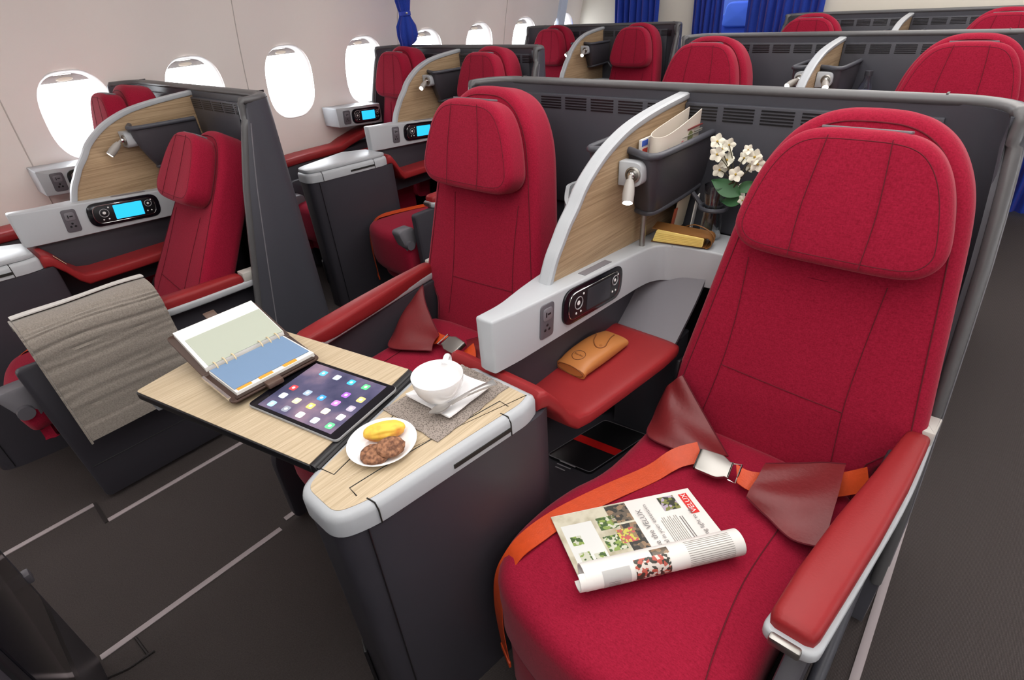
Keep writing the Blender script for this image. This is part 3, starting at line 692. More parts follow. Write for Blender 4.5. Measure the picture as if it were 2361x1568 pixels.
def socket(t, c, ex, ez, nrm, w=.046, h=.082):
    ex, ez, nrm = V(ex).normalized(), V(ez).normalized(), V(nrm).normalized()
    P = lambda a, b, d: c + ex * a + ez * b + nrm * d
    rr = lambda l, hh, r, cx=0, cz=0: [V((p[0] + cx, p[1] + cz)) for p in roundpoly([(-l / 2, -hh / 2), (l / 2, -hh / 2), (l / 2, hh / 2), (-l / 2, hh / 2)], r, 6)]
    bm = BM(); prism(bm, rr(w, h, .010), lambda p: P(p[0], p[1], -.004), lambda p: P(p[0], p[1], .0018), .001); s = fin(bm, 'socket_panel', 'btn', t)
    bm = BM(); prism(bm, rr(w * .68, h * .36, .009, 0, h * .20), lambda p: P(p[0], p[1], .001), lambda p: P(p[0], p[1], .0034), .001); fin(bm, 'usb_socket', 'mgrey', s)
    bm = BM(); prism(bm, rr(.010, .004, .0005, .004, h * .20), lambda p: P(p[0], p[1], .003), lambda p: P(p[0], p[1], .0040)); prism(bm, rr(.003, .012, .0005, -.006, h * .20), lambda p: P(p[0], p[1], .003), lambda p: P(p[0], p[1], .0040)); fin(bm, 'usb_port', 'black', s)
    bm = BM(); 
    for a, b in ((0, .008), (-.007, -.003), (.007, -.003)): lathe(bm, [(0, 0), (.0038, 0), (.003, .001), (0, .001)], P(a, b - h * .22, .0018), 12, nrm)
    fin(bm, 'headphone_jack', 'black', s)
# ------------------------------------------------------------------ console between the seats
ZT = lambda y: .87 - .085 * (y - .63)
CAB = [(-.046, .262), (-.022, .205), (.082, .203), (.108, .262), (.149, .60), (.138, .640), (-.03, .640), (-.108, .528)]
CABR = [.03, .035, .03, .05, .02, .012, .012, .02]
def make_console(off, label, sh=1.492, lit=False, table=True):
    t = thing('seat_console', label, 'console', (.02, .42, 0), off, 'consoles between the seats')
    # white upper console with side arms
    R = [(.012, .628), (.040, .630), (.047, .70), (.052, .87), (.058, 1.09), (.060, 1.17)]
    L = [(-.060, 1.17), (-.058, 1.09), (-.049, .903), (-.030, .80), (-.006, .70), (-.004, .632)]
    arm = [(.066, 1.225), (.085, 1.262), (.125, 1.278), (.20, 1.285), (.262, 1.288), (.262, sh - .045)]
    armL = arm if not lit else [(.060, 1.22), (.060, 1.25), (.060, 1.28), (.061, 1.30), (.062, 1.32), (.062, sh - .045)]
    pl = [V(p) for p in R + arm] + [V((-p[0], p[1])) for p in armL[::-1]] + [V(p) for p in L]
    pl = roundpoly(pl, [.006, .006] + [.02] * 4 + [.02, .03, .03, .02, .004, .002] + [.002, .004, .02, .03, .03, .02] + [.03] * 4 + [.03, .004], 4)
    th = lambda y: .125 - .02 * max(0, min(1, (y - .63) / .6))
    bm = BM(); loft(bm, [[V((p[0], p[1], ZT(p[1]) - dz if dz < .05 else ZT(p[1]) - th(p[1]) + (.2 - dz))) for p in inset(pl, d)] for dz, d in ((.2, .004), (.197, 0), (.006, 0), (.0025, .0012), (.0008, .003), (0, .006))], False, False)
    for cap in (0, 1):
        vs = [bm.verts.new(V((p[0], p[1], ZT(p[1]) if cap else ZT(p[1]) - th(p[1])))) for p in inset(pl, .006 if cap else .004)]
        f = bm.faces.new(vs); bmesh.ops.triangulate(bm, faces=[f])
    fin(bm, 'upper_console', 'lgrey', t, ang=50)
    bm = BM(); box(bm, (.0995, 1.268, ZT(1.27) - .103), (.1005, 1.2748, ZT(1.27) - .002)); fin(bm, 'shell_joint', 'mgrey', t)
    bm = BM(); prism(bm, [V(p) for p in ((.024, .945), (.044, .945), (.044, 1.06), (.024, 1.06))], lambda p: (p[0], p[1], ZT(p[1]) - .001), lambda p: (p[0], p[1], ZT(p[1]) + .0012)); fin(bm, 'top_label', 'mgrey', t)
    fx = lambda y: .047 + .010 * (y - .70) / .37
    sl = (.012, 1, -.085); nn = (1, -.012, 0)
    handset(t, V((fx(.965) + .002, .965, ZT(.965) - .052)), sl, (0, .085, 1), nn, lit)
    socket(t, V((fx(.79) + .001, .79, ZT(.79) - .056)), sl, (0, .085, 1), nn)
    for s_ in ((-1,) if not lit else ()):
        bm = BM(); gp = spline([(.278, 1.40), (.284, 1.345), (.276, 1.305), (.258, 1.285), (.225, 1.278)], 5)
        sheet(bm, [[V((s_ * p[0], p[1], zz + (.075 if zz > .8 else 0) * max(.3, min(1, (p[1] - 1.26) / .06)))) for p in gp] for zz in (.79, .83)], .012 * s_); fin(bm, 'side_guard', 'lgrey', t, ang=60)
    # dark body under it
    bm = BM(); box(bm, (-.022, .66, .50), (.022, 1.24, .775), .004); fin(bm, 'console_body', 'dark', t)
    # rear shelf (grey, sloping up to the side arms)
    bm = BM(); g = []
    for y, z in ((1.10, .585), (1.13, .602), (1.16, .622), (1.20, .652), (1.24, .685), (1.27, .715), (1.285, .735)): g.append([V((x, y, z)) for x in ((.195, .15, .10, .04, -.04, -.10, -.15, -.195) if not lit else (.135, .10, .07, .03, -.03, -.06, -.08, -.100))])
    sheet(bm, g, .01); fin(bm, 'rear_shelf', 'mgrey', t, ang=60)
    # red leather arm pad: high lip at the cabinet, dropping to the wide rest
    bm = BM(); rings = []
    for y, xr, z, tk in ((.638, .125, .712, .03), (.640, .140, .728, .045), (.648, .146, .737, .05), (.664, .150, .734, .05), (.690, .158, .700, .05), (.716, .165, .655, .05), (.740, .172, .630, .05), (.775, .180, .621, .042), (.90, .195, .620, .042), (1.05, .212, .620, .042), (1.115, .214, .620, .042), (1.135, .210, .615, .038), (1.140, .204, .605, .03)):
        xl = -xr + .03
        if lit: xr = min(xr, max(.130, .150 - .18 * (y - .66))); xl = max(xl, -.100)
        ring = []; cxx = (xr + xl) / 2; hw = (xr - xl) / 2
        for q in range(32):
            a = 2 * math.pi * q / 32; ca, sa = math.cos(a), math.sin(a)
            ring.append(V((cxx + hw * math.copysign(abs(ca) ** .22, ca), y, z - tk / 2 + tk / 2 * math.copysign(abs(sa) ** .45, sa))))
        rings.append(ring)
    loft(bm, rings); fin(bm, 'arm_pad', 'rleather', t, ang=55)
    # pedestal and stowage floor under the pad
    for s in (-1, 1):
        kx = 1 if not lit else (.66 if s > 0 else .53)
        bm = BM(); prism(bm, roundpoly([(s * .02, 1.148), (s * .13 * kx, 1.152), (s * .182 * kx, 1.185), (s * .182 * kx, 1.26), (s * .02, 1.26)], [.005, .03, .03, .01, .01], 8), lambda p: (p[0], p[1], .25), lambda p: (p[0], p[1], .585), 0); fin(bm, 'pedestal', 'char', t, ang=50)
    bm = BM(); sf = [(.125, .68), (.135, .76), (.165, .86), (.183, 1.0), (.183, 1.26)] if not lit else [(.10, .68), (.10, 1.26)]
    prism(bm, [V(p) for p in sf] + [V((-p[0], p[1])) for p in sf[::-1]], lambda p: (p[0], p[1], .22), lambda p: (p[0], p[1], .25)); fin(bm, 'stowage_floor', 'dark', t)
    bm = BM(); box(bm, (-.09, .72, 0), (.09, 1.22, .225), .004); fin(bm, 'stowage_base', 'dark', t)
    # cabinet
    pl = roundpoly([V(p) for p in CAB], CABR, 6)
    n = len(pl); cxm, cym = .03, .45
    bpl = roundpoly([V((p[0] + (.006 if p[0] > .1 and p[1] > .55 else 0), p[1] + (.035 if p[1] > .55 else 0))) for p in CAB], CABR, 6)
    bm = BM(); rings = []
    for z, kf in ((0, .06), (.25, .04), (.5, .02), (.690, 0)):
        rings.append([V((cxm + (p[0] - cxm) * (1 - .12 * kf) + .02 * kf, p[1] + (.09 * kf * max(0, (.45 - p[1]) / .24)), z)) for p in inset(bpl, .004)])
    loft(bm, rings); cb = fin(bm, 'cabinet', 'dark', t, ang=40)
    bm = BM(); tube(bm, [rings_p for rings_p in (V((.1015, .250, .69)), V((.1015, .2515, .01)))], .0015, 5); fin(bm, 'cabinet_seam', 'black', cb)
        # rim and wood top
    bm = BM(); rr_ = []
    for z, d in ((.690, .003), (.692, 0), (.722, 0), (.731, .003), (.7355, .010), (.7362, .016), (.734, .018)): rr_.append([V((p[0], p[1], z)) for p in inset(pl, d)])
    loft(bm, rr_); rm = fin(bm, 'top_rim', 'lgrey', t, ang=50)
    bm = BM(); ip = inset(pl, .0165); prism(bm, ip, lambda p: (p[0], p[1], .728), lambda p: (p[0], p[1], .7368)); wt = fin(bm, 'wood_top', 'oakt', t)
    zt = .7372
    for q in ([px(728, 1075, z=zt), px(770, 1094, z=zt), px(842, 1024, z=zt), px(930, 935, z=zt)], [px(822, 1143, z=zt), px(806, 1125, z=zt), px(870, 1085, z=zt), px(1000, 1010, z=zt), px(1152, 925, z=zt), px(1172, 937, z=zt)]):
        if table: bm = BM(); tube(bm, q, .0011, 4); fin(bm, 'top_joint', 'wline', wt)
    bm = BM()
    for y in (.272, .555):
        xr = .108 + (.149 - .108) * (y - .262) / (.338); tube(bm, [(xr - .022, y - .003, .7368), (xr - .006, y, .735), (xr + .0005, y, .722), (xr + .0005, y, .692)], .0014, 5)
    fin(bm, 'rim_joint', 'wline', rm)
    bm = BM(); a_, b_ = V((.1275, .42, .708)), V((.144, .555, .708)); obox(bm, (a_ + b_) / 2, b_ - a_, (0, 0, 1), (1, -.12, 0), ((b_ - a_).length, .009, .003)); fin(bm, 'slot', 'wline', rm)
    # power outlet at the cabinet foot
    bm = BM(); obox(bm, V((-.010, .2145, .20)), (1, -.5, 0), (0, 0, 1), (-.5, -1, 0), (.034, .13, .008), .003); ot = fin(bm, 'outlet_plate', 'black', cb)
    bm = BM()
    for z in (.235, .13): lathe(bm, [(0, 0), (.003, 0), (.002, .002), (0, .002)], V((-.0115, .2110, z)), 10, (-.5, -1, 0))
    fin(bm, 'indicator_light', mat('green_led', (.0, .4, .05), .4, emit=(.05, .9, .15), es=1.2), ot)
    if table:
        zt = .745
        q = [V((-.044, .247)), V((-.544, .133)), V((-.606, .441)), V((-.124, .539))]
        q = roundpoly(q, [.004, .012, .012, .004], 4)
        bm = BM(); prism(bm, q, lambda p: (p[0], p[1], zt - .018), lambda p: (p[0], p[1], zt - .0015), .002); tb = fin(bm, 'folding_table', 'black', t)
        bm = BM(); prism(bm, inset(q, .003), lambda p: (p[0], p[1], zt - .003), lambda p: (p[0], p[1], zt)); fin(bm, 'table_veneer', 'oakt', tb)
        bm = BM(); tube(bm, [(-.043, .25, zt - .010), (-.120, .535, zt - .010)], .010, 10); tube(bm, [(-.036, .255, zt - .012), (-.110, .53, zt - .012)], .007, 8); fin(bm, 'table_hinge', 'black', tb)
        bm = BM(); box(bm, (-.545, .150, zt - .045), (-.500, .175, zt - .017), .004); fin(bm, 'table_bracket', 'lgrey', tb)
    else:
        bm = BM(); prism(bm, inset(pl, .008), lambda p: (p[0], p[1], .7365), lambda p: (p[0], p[1], .752), .004); fin(bm, 'folded_table', 'lgrey', t)
    return t
# ------------------------------------------------------------------ ledge between the window seat and the side wall
def make_ledge(off, label):
    t = thing('window_ledge', label, 'console', (-.64, .95, 0), off, 'ledges along the window wall')
    bm = BM(); prism(bm, roundpoly([(.86, .775), (1.185, .752), (1.185, .866), (.86, .885)], .006), lambda p: (-.722, p[0], p[1]), lambda p: (-.565, p[0], p[1]), .005); fin(bm, 'handset_panel', 'lgrey', t)
    socket(t, V((-.563, .925, .825)), (0, 1, -.06), (0, .06, 1), (1, 0, 0), .05, .078); handset(t, V((-.563, 1.068, .816)), (0, 1, -.06), (0, .06, 1), (1, 0, 0), True, .215, .085)
    bm = BM(); prism(bm, [V(p) for p in ((.30, .002), (1.00, .002), (1.135, .64), (.30, .64))], lambda p: (-.735, p[0], p[1]), lambda p: (-.605, p[0], p[1]), .006); fin(bm, 'ledge_body', 'dark', t)
    bm = BM(); rings = []
    for y, z in ((.18, .640), (.20, .655), (.6, .668), (.86, .668), (.92, .690), (1.08, .730), (1.155, .735)): rings.append([V((-.663 + .072 * math.copysign(abs(math.cos(a)) ** .4, math.cos(a)), y, z - .02 + .025 * math.copysign(abs(math.sin(a)) ** .5, math.sin(a)))) for a in [2 * math.pi * k / 18 for k in range(18)]])
    loft(bm, rings); fin(bm, 'arm_pad', 'rleather', t, ang=55)
    return t
# ------------------------------------------------------------------ place the seat pairs
PITCH = 1.524
ORD = ('first', 'second', 'third')
OL = V((-1.877, -.45, 0)); SHL = 1.42
sh = make_shell((0, 0, 0), 'charcoal shell with vent slots behind the seats holding magazine and folding table')
dv = make_divider((0, 0, 0), 'oak divider with newspapers in its charcoal pocket, flowers beside it')
co = make_console((0, 0, 0), 'console with unfolded oak table carrying tablet, cup and organiser')
sb = make_seat(1, (0, 0, 0), 'red seat with open magazine and orange belt on its cushion')
sa = make_seat(-1, (0, 0, 0), 'red seat beside the unfolded table, behind the white cup')
dup(sh, (0, PITCH, 0), 'charcoal vented shell around the seats with the mineral water bottle')
dup(sh, (0, 2 * PITCH, 0), 'charcoal vented shell of the centre pair just in front of the bulkhead')
dv2 = make_divider((0, PITCH, 0), 'oak divider with two lit reading lamps beside the mineral water bottle', aim=(.30, -.88, -.28))
dup(dv2, (0, PITCH, 0), 'oak divider of the centre pair just in front of the bulkhead')
coc = make_console((0, PITCH, 0), 'centre console with folded table behind the shell of the flower seat pair', table=False)
dup(coc, (0, PITCH, 0), 'centre console of the pair just in front of the bulkhead')
dup(sb, (0, PITCH, 0), 'red seat beside the mineral water bottle'); dup(sa, (0, PITCH, 0), 'red seat across the oak divider from the mineral water bottle')
dup(sb, (0, 2 * PITCH, 0), 'red centre seat before the bulkhead, farther from the wide blue curtain'); dup(sa, (0, 2 * PITCH, 0), 'red centre seat just in front of the wide blue curtain')
# window side pairs
shl = make_shell(OL, 'charcoal shell with tall curved wing beside the blanket seat', sh=SHL, xt=.665, xb=.675)
dvl = make_divider(OL, 'oak divider between the blanket seat and the window seat', sh=SHL, aim=(.05, -.80, -.60))
col = make_console(OL + V((0, .02, 0)), 'console with lit blue handset screen between blanket seat and window seat', sh=SHL, lit=True, table=False)
sbl = make_seat(1, OL, 'red aisle seat with the grey blanket over its armrest', adx=-.11, drop=.03, cxx=.365, dy=-.19, lean=math.radians(32), wf=.82)
sbl2 = make_seat(1, OL + V((0, PITCH, 0)), 'red aisle seat behind the tall curved wing, orange strap on its cushion', adx=-.11, cxx=.385, dy=.02, wf=.84)
sal = make_seat(-1, OL, 'red window seat behind the oak divider of the blanket seat', adx=-.165, cxx=.335, dy=.015, wf=.80)
dup(sbl2, (0, PITCH, 0), 'red aisle seat nearest the narrow dark blue curtain')
dup(sal, (0, PITCH, 0), 'red window seat next to the blue knotted curtain'); dup(sal, (0, 2 * PITCH, 0), 'red window seat of the last window pair')
dup(shl, (0, PITCH, 0), 'charcoal shell behind the window pair below the blue knotted curtain'); dup(shl, (0, 2 * PITCH, 0), 'charcoal shell of the last window pair before the bulkhead')
dvl2 = make_divider(OL + V((0, PITCH, 0)), 'oak divider with lit lamp in the window pair below the knotted curtain', sh=SHL, aim=(.30, -.85, -.42)); dup(dvl2, (0, PITCH, 0), 'oak divider with lit lamp in the last window pair')
dup(col, (0, PITCH, 0), 'console with lit blue handset beside the white-topped cabinet behind the wing'); dup(col, (0, 2 * PITCH, 0), 'console of the last window pair')
lg = make_ledge(OL, 'ledge with sockets under the window beside the first window seat')
dup(lg, (0, PITCH, 0), 'ledge with lit blue handset under the window near the knotted curtain'); dup(lg, (0, 2 * PITCH, 0), 'ledge under the windows of the last window pair')
# shell of the row the photographer leans over
s0 = make_shell((0, -1.70, 0), 'dark rear of the seat shell ahead of the unfolded table', xt=.66, xb=.70)
bm = BM(); box(bm, (-.694, -.250, .0), (.694, -.203, 1.0), .012); fin(bm, 'rear_panel', 'dark', s0, base=(0, 1.492 - 1.70, 0))
bm = BM(); box(bm, (-.62, -.214, .30), (-.14, -.196, .80), .012); m_ = fin(bm, 'monitor_panel', 'black', s0, base=(0, 1.492 - 1.70, 0))
bm = BM(); box(bm, (-.60, -.198, .36), (-.17, -.193, .77), .002); fin(bm, 'monitor_screen', 'gloss', m_, base=(0, 1.492 - 1.70, 0))
bm = BM(); box(bm, (-.700, -.212, .345), (-.672, -.192, .372), .004); fin(bm, 'latch', 'btn', s0, base=(0, 1.492 - 1.70, 0))
# ------------------------------------------------------------------ loose things on the near consoles
UPV = V((0, 0, 1))
TZ = .745
# tablet
A = px(570, 935, z=TZ + .004); B = px(770, 1018, z=TZ + .004)
ex = (B - A).normalized(); ey = V((-ex.y, ex.x, 0)); LW, LH = .243, .172
t = thing('tablet_computer', 'black-bezelled tablet showing app icons on the unfolded oak table', 'tablet', A + (ex * LW + ey * LH) / 2)
T = lambda a, b, z: A + ex * a + ey * b + UPV * (z - .0035)
rp = roundpoly([(0, 0), (LW, 0), (LW, LH), (0, LH)], .012, 6)
bm = BM(); prism(bm, rp, lambda p: T(p[0], p[1], 0), lambda p: T(p[0], p[1], .0065), .002); fin(bm, 'body', flat('tablet_silver', (.33, .34, .36), .3), t)
bm = BM(); prism(bm, inset(rp, .0015), lambda p: T(p[0], p[1], .0060), lambda p: T(p[0], p[1], .0070)); fin(bm, 'front_glass', 'gloss', t)
def scrmat():
    m, tt, b = nmat('tablet_wallpaper'); tc = tt.nodes.new('ShaderNodeTexCoord'); n = tt.nodes.new('ShaderNodeTexNoise'); n.inputs['Scale'].default_value = 9; n.inputs['Detail'].default_value = 5
    tt.links.new(tc.outputs['Object'], n.inputs['Vector']); cr = tt.nodes.new('ShaderNodeValToRGB')
    cr.color_ramp.elements[0].position = .35; cr.color_ramp.elements[0].color = (.030, .034, .075, 1); cr.color_ramp.elements[1].position = .70; cr.color_ramp.elements[1].color = (.25, .17, .22, 1)
    e = cr.color_ramp.elements.new(.5); e.color = (.075, .07, .13, 1)
    tt.links.new(n.outputs['Fac'], cr.inputs[0]); tt.links.new(cr.outputs[0], b.inputs['Base Color']); tt.links.new(cr.outputs[0], b.inputs['Emission Color']); b.inputs['Emission Strength'].default_value = .55; b.inputs['Roughness'].default_value = .12
    return m
bm = BM(); prism(bm, [V(p) for p in ((.022, .009), (LW - .022, .009), (LW - .022, LH - .009), (.022, LH - .009))], lambda p: T(p[0], p[1], .0066), lambda p: T(p[0], p[1], .0073)); sc_ = fin(bm, 'screen', scrmat(), t)
IC = [(1233, 718, (.10, .45, .85)), (1345, 752, (.45, .5, .6)), (1462, 792, (.05, .45, .80)), (1580, 830, (.10, .62, .22)), (988, 835, (.70, .05, .06)), (903, 898, (.55, .68, .75)), (810, 965, (.35, .6, .8)),
      (1103, 877, (.30, .40, .50)), (1013, 942, (.80, .75, .40)), (925, 1008, (.25, .27, .33)), (1217, 918, (.05, .30, .75)), (1128, 985, (.80, .62, .15)), (1042, 1057, (.85, .80, .75)), (1418, 895, (.35, .12, .75)),
      (1335, 962, (.60, .20, .75)), (1250, 1028, (.80, .75, .50)), (1163, 1103, (.55, .68, .72)), (1540, 935, (.80, .60, .20)), (1458, 1007, (.40, .36, .45)), (1375, 1078, (.72, .75, .78)), (1285, 1148, (.12, .65, .25))]
for i, (u, v, c) in enumerate(IC):
    q = px(400 + u / 3.563, 660 + v / 3.563, z=TZ + .0075) - A; a, b = q.dot(ex), q.dot(ey); s = .0078
    bm = BM(); o2 = roundpoly([(a - s, b - s), (a + s, b - s), (a + s, b + s), (a - s, b + s)], .004, 4)
    prism(bm, o2, lambda p: T(p[0], p[1], .0072), lambda p: T(p[0], p[1], .0077)); ic = fin(bm, 'app_icon', mat('app_icon_%d' % i, c, .3, emit=c, es=.55), t)
    bm = BM(); s2 = .0034; o2 = roundpoly([(a - s2, b - s2), (a + s2, b - s2), (a + s2, b + s2), (a - s2, b + s2)], .0030, 4)
    prism(bm, o2, lambda p: T(p[0], p[1], .0076), lambda p: T(p[0], p[1], .0079)); fin(bm, 'icon_glyph', 'icon', ic)
# organiser binder
t = thing('ring_organiser', 'open brown leather ring organiser with sage and blue dividers', 'organiser', (-.45, .345, TZ))
xs = -.447; y0, y1 = .250, .440
slope = .046 / .125
low = lambda x, y, z: V((x, y, TZ + .014 + z + (.004 if x > -.36 else .004 * (x + .45) / .09)))
upp = lambda d, y, z: V((xs - d, y - .02 * d, TZ + .018 + d * slope + z))   # d = distance from the spine towards the far edge
rpl = roundpoly([(xs, y0 - .008), (-.298, y0 - .012), (-.298, y1 - .006), (xs, y1 + .006)], [.002, .012, .012, .002])
bm = BM(); prism(bm, rpl, lambda p: low(p[0], p[1], -.004), lambda p: low(p[0], p[1], 0), .0015); fin(bm, 'cover', flat('brown_leather', (.055, .028, .020), .4), t)
rpu = roundpoly([(0, y0 - .008), (.133, y0 - .012), (.133, y1 + .004), (0, y1 + .006)], [.002, .012, .012, .002])
bm = BM(); prism(bm, rpu, lambda p: upp(p[0], p[1], -.004), lambda p: upp(p[0], p[1], 0), .0015); fin(bm, 'cover', flat('brown_leather', (.055, .028, .020), .4), t)
bm = BM(); tube(bm, [(xs, y0 - .006, TZ + .012), (xs, y1 + .004, TZ + .012)], .006, 10); fin(bm, 'spine', flat('brown_leather', (.055, .028, .020), .4), t)
def pg(f, x0, x1, ya, yb, z0, z1, m, nm): 
    bm = BM(); prism(bm, [V(p) for p in ((x0, ya), (x1, ya), (x1, yb), (x0, yb))], lambda p: f(p[0], p[1], z0), lambda p: f(p[0], p[1], z1)); return fin(bm, nm, m, t)
pg(upp, .004, .126, y0 + .004, y1 - .004, 0, .010, 'paper', 'page_stack')
pg(upp, .004, .092, y0 + .012, y1 - .006, .010, .0112, flat('sage_card', (.44, .48, .40)), 'divider_page')
pg(low, xs + .005, -.312, y0 + .006, y1 - .010, 0, .009, 'paper', 'page_stack')
pg(low, xs + .006, -.325, y0 + .008, y1 - .014, .0095, .0107, flat('blue_card', (.18, .29, .46)), 'divider_page')
for i, ya in enumerate((y0 + .012, y0 + .058, y0 + .112)):
    pg(low, -.325, -.3165 + .001 * i, ya, ya + .030, .0085, .0095, flat('orange_tab', (.85, .36, .04)), 'index_tab')
for i, ya in enumerate((y0 + .028, y0 + .090, y0 + .145)):
    pg(low, -.325, -.3185, ya, ya + .024, .0075, .0085, flat('pale_tab', (.55, .62, .70)), 'index_tab')
pg(low, -.312, -.302, y0, y1 - .016, .0005, .0025, flat('pocket_brown', (.035, .018, .013), .5), 'card_pocket')
for ya in (.020, .040, .060, .122, .142, .162):
    bm = BM(); tube(bm, [V((xs + .012 * math.cos(a), y0 + .004 + ya, TZ + .024 + .010 * math.sin(a))) for a in [math.pi * k / 10 for k in range(11)]], .0016, 6); fin(bm, 'ring', flat('ring_gold', (.72, .58, .36), .3), t)
bm = BM(); obox(bm, upp(.142, .345, .002), (-1, 0, .37), (0, 1, 0), (.37, 0, 1), (.024, .026, .004), .0015); cl = fin(bm, 'clasp_strap', flat('clasp_brown', (.10, .06, .045), .35), t)
bm = BM(); obox(bm, low(-.294, .325, .002), (1, 0, 0), (0, 1, 0), (0, 0, 1), (.020, .034, .012), .003); fin(bm, 'clasp_loop', flat('clasp_brown', (.10, .06, .045), .35), t)
bm = BM(); prism(bm, [V(p) for p in ((xs + .01, y0 - .0125), (-.31, y0 - .0125), (-.31, y0 - .007), (xs + .01, y0 - .007))], lambda p: low(p[0], p[1], .0), lambda p: low(p[0], p[1], .0075)); fin(bm, 'pen_clip', 'chrome', t)
# felt mat, saucer, cup, spoon
CZ = .7372
q = [px(884, 945, z=CZ), px(1010, 1022, z=CZ), px(1172, 893, z=CZ), px(1066, 842, z=CZ)]
bm = BM(); N = 14; g = []
for i in range(N + 1):
    row = []
    for j in range(N + 1):
        u, v = i / N, j / N; p = q[0].lerp(q[1], u).lerp(q[3].lerp(q[2], u), v)
        if i in (0, N) or j in (0, N): p = p + V((random.uniform(-.0016, .0016), random.uniform(-.0016, .0016), 0))
        row.append(p + UPV * (.0022 + .0004 * math.sin(i * 2.1 + j)))
    g.append(row)
sheet(bm, g[::-1] if False else g, -.002 if False else .002)
def felt():
    m, tt, b = nmat('felt_mat'); tc = tt.nodes.new('ShaderNodeTexCoord'); n = tt.nodes.new('ShaderNodeTexVoronoi'); n.inputs['Scale'].default_value = 330; tt.links.new(tc.outputs['Object'], n.inputs['Vector'])
    cr = tt.nodes.new('ShaderNodeValToRGB'); cr.color_ramp.elements[0].position = .15; cr.color_ramp.elements[0].color = (.09, .075, .065, 1); cr.color_ramp.elements[1].position = .55; cr.color_ramp.elements[1].color = (.31, .265, .235, 1)
    tt.links.new(n.outputs['Distance'], cr.inputs[0]); tt.links.new(cr.outputs[0], b.inputs['Base Color']); b.inputs['Roughness'].default_value = .95
    return m
o = solo(bm, 'place_mat', felt(), 'grey-brown felt mat under the cup and saucer', 'place mat', sum(q, V()) / 4)
sc = px(1036, 906, z=.743); sz = .060
a0 = math.radians(2)
t = thing('saucer', 'white square china saucer under the cup', 'saucer', sc)
bm = BM(); g = []
def sq(u, v):
    x, y = u * sz * (1 - .06 * (1 - abs(v)) ** 1), v * sz * (1 - .06 * (1 - abs(u)))
    r2 = max(abs(u), abs(v)); z = .003 + .011 * max(0, r2 - .45) ** 1.6 + .004 * (u * u * v * v)
    return sc + V((math.cos(a0) * x - math.sin(a0) * y, math.sin(a0) * x + math.cos(a0) * y, z - .001))
for i in range(21): g.append([sq(-1 + i / 10, -1 + j / 10) for j in range(21)])
sheet(bm, g, .003); fin(bm, 'dish', 'white', t, ang=60)
bm = BM(); lathe(bm, [(.024, -.0005), (.026, -.001), (.026, .003), (.020, .003)], sc, 30); fin(bm, 'foot_ring', 'white', t)
cc = px(1007, 862, z=.806); cc.z = .7455
t = thing('coffee_cup', 'large empty white china cup with loop handle', 'cup', cc)
bm = BM(); lathe(bm, [(0, .0), (.020, 0), (.022, .002), (.026, .006), (.036, .016), (.0445, .030), (.0485, .044), (.0500, .058), (.0498, .0592), (.0482, .0585), (.0465, .044), (.0425, .031), (.034, .018), (.020, .009), (0, .008)], cc, 56); fin(bm, 'bowl', 'white', t, ang=60)
hd = V((-.50, .86, 0)).normalized()
bm = BM(); hp = spline([cc + hd * .046 + UPV * .050, cc + hd * .064 + UPV * .056, cc + hd * .074 + UPV * .046, cc + hd * .068 + UPV * .030, cc + hd * .044 + UPV * .022], 6); tube(bm, hp, .0062, 12); fin(bm, 'handle', 'white', t)
s0_ = px(990, 952, z=.7585); s1_ = px(1142, 889, z=.768); sd = (s1_ - s0_).normalized(); sn = V((-sd.y, sd.x, 0))
t = thing('spoon', 'steel teaspoon resting across the square saucer', 'spoon', (s0_ + s1_) / 2)
L_ = (s1_ - s0_).length
bm = BM(); g = []
for i in range(25):
    u = i / 24; d = u * L_
    w = .0125 * math.sin(math.pi * min(1, max(.02, u / .34)) ** .85) if u < .30 else .0042 + .0058 * ((u - .30) / .70) ** 1.3
    w = max(w, .0032)
    row = []
    for j in range(7):
        s = -1 + j / 3; dip = -.0045 * (1 - s * s) * math.sin(math.pi * min(1, u / .34)) if u < .34 else .0010 * (1 - s * s)
        row.append(s0_ + sd * d + sn * (w * s) + UPV * (dip + .006 * max(0, math.sin(math.pi * (u - .3) / .9)) + u * .004))
    g.append(row)
sheet(bm, g, .0012); fin(bm, 'spoon_body', flat('spoon_steel', (.60, .58, .56), .22), t, ang=60)
M['spoon_steel'].node_tree.nodes['Principled BSDF'].inputs['Metallic'].default_value = .9
# plate with cakes
pc = px(882, 1023, z=.744)
pc.z = .7372
t = thing('small_plate', 'small round white plate holding the cookies and madeleine', 'plate', pc)
bm = BM(); lathe(bm, [(0, 0), (.034, 0), (.036, .002), (.052, .007), (.0615, .0125), (.062, .0138), (.060, .0140), (.050, .0095), (.036, .0050), (0, .0045)], pc, 56); fin(bm, 'dish', 'white', t, ang=60)
bm = BM(); lathe(bm, [(.030, -.0002), (.0335, -.0002), (.0335, .002), (.030, .002)], pc, 40); fin(bm, 'foot_ring', 'white', t)
def lump(c, rx, ry, rz, ang, tilt, amp, fr, name, m, label, cat, ridge=0, group=None):
    bm = BM(); bmesh.ops.create_icosphere(bm, subdivisions=4, radius=1)
    rot = Matrix.Rotation(ang, 3, 'Z') @ Matrix.Rotation(tilt, 3, 'X')
    for v in bm.verts:
        d = v.co.normalized(); n = noise.fractal(d * fr + V((c.x * 90, c.y * 70, 3)), 1, 2, 4)
        k = 1 + amp * n
        if ridge: k += .05 * ridge * math.cos(8 * math.atan2(d.z, d.y)) * (1 - abs(d.x)) 
        e = d * k; sgn = lambda x, p: math.copysign(abs(x) ** p, x)
        v.co = c + rot @ V((sgn(e.x, .95) * rx, e.y * ry, sgn(e.z, .85) * rz))
    return solo(bm, name, m, label, cat, c - UPV * rz, group=group, ang=70)
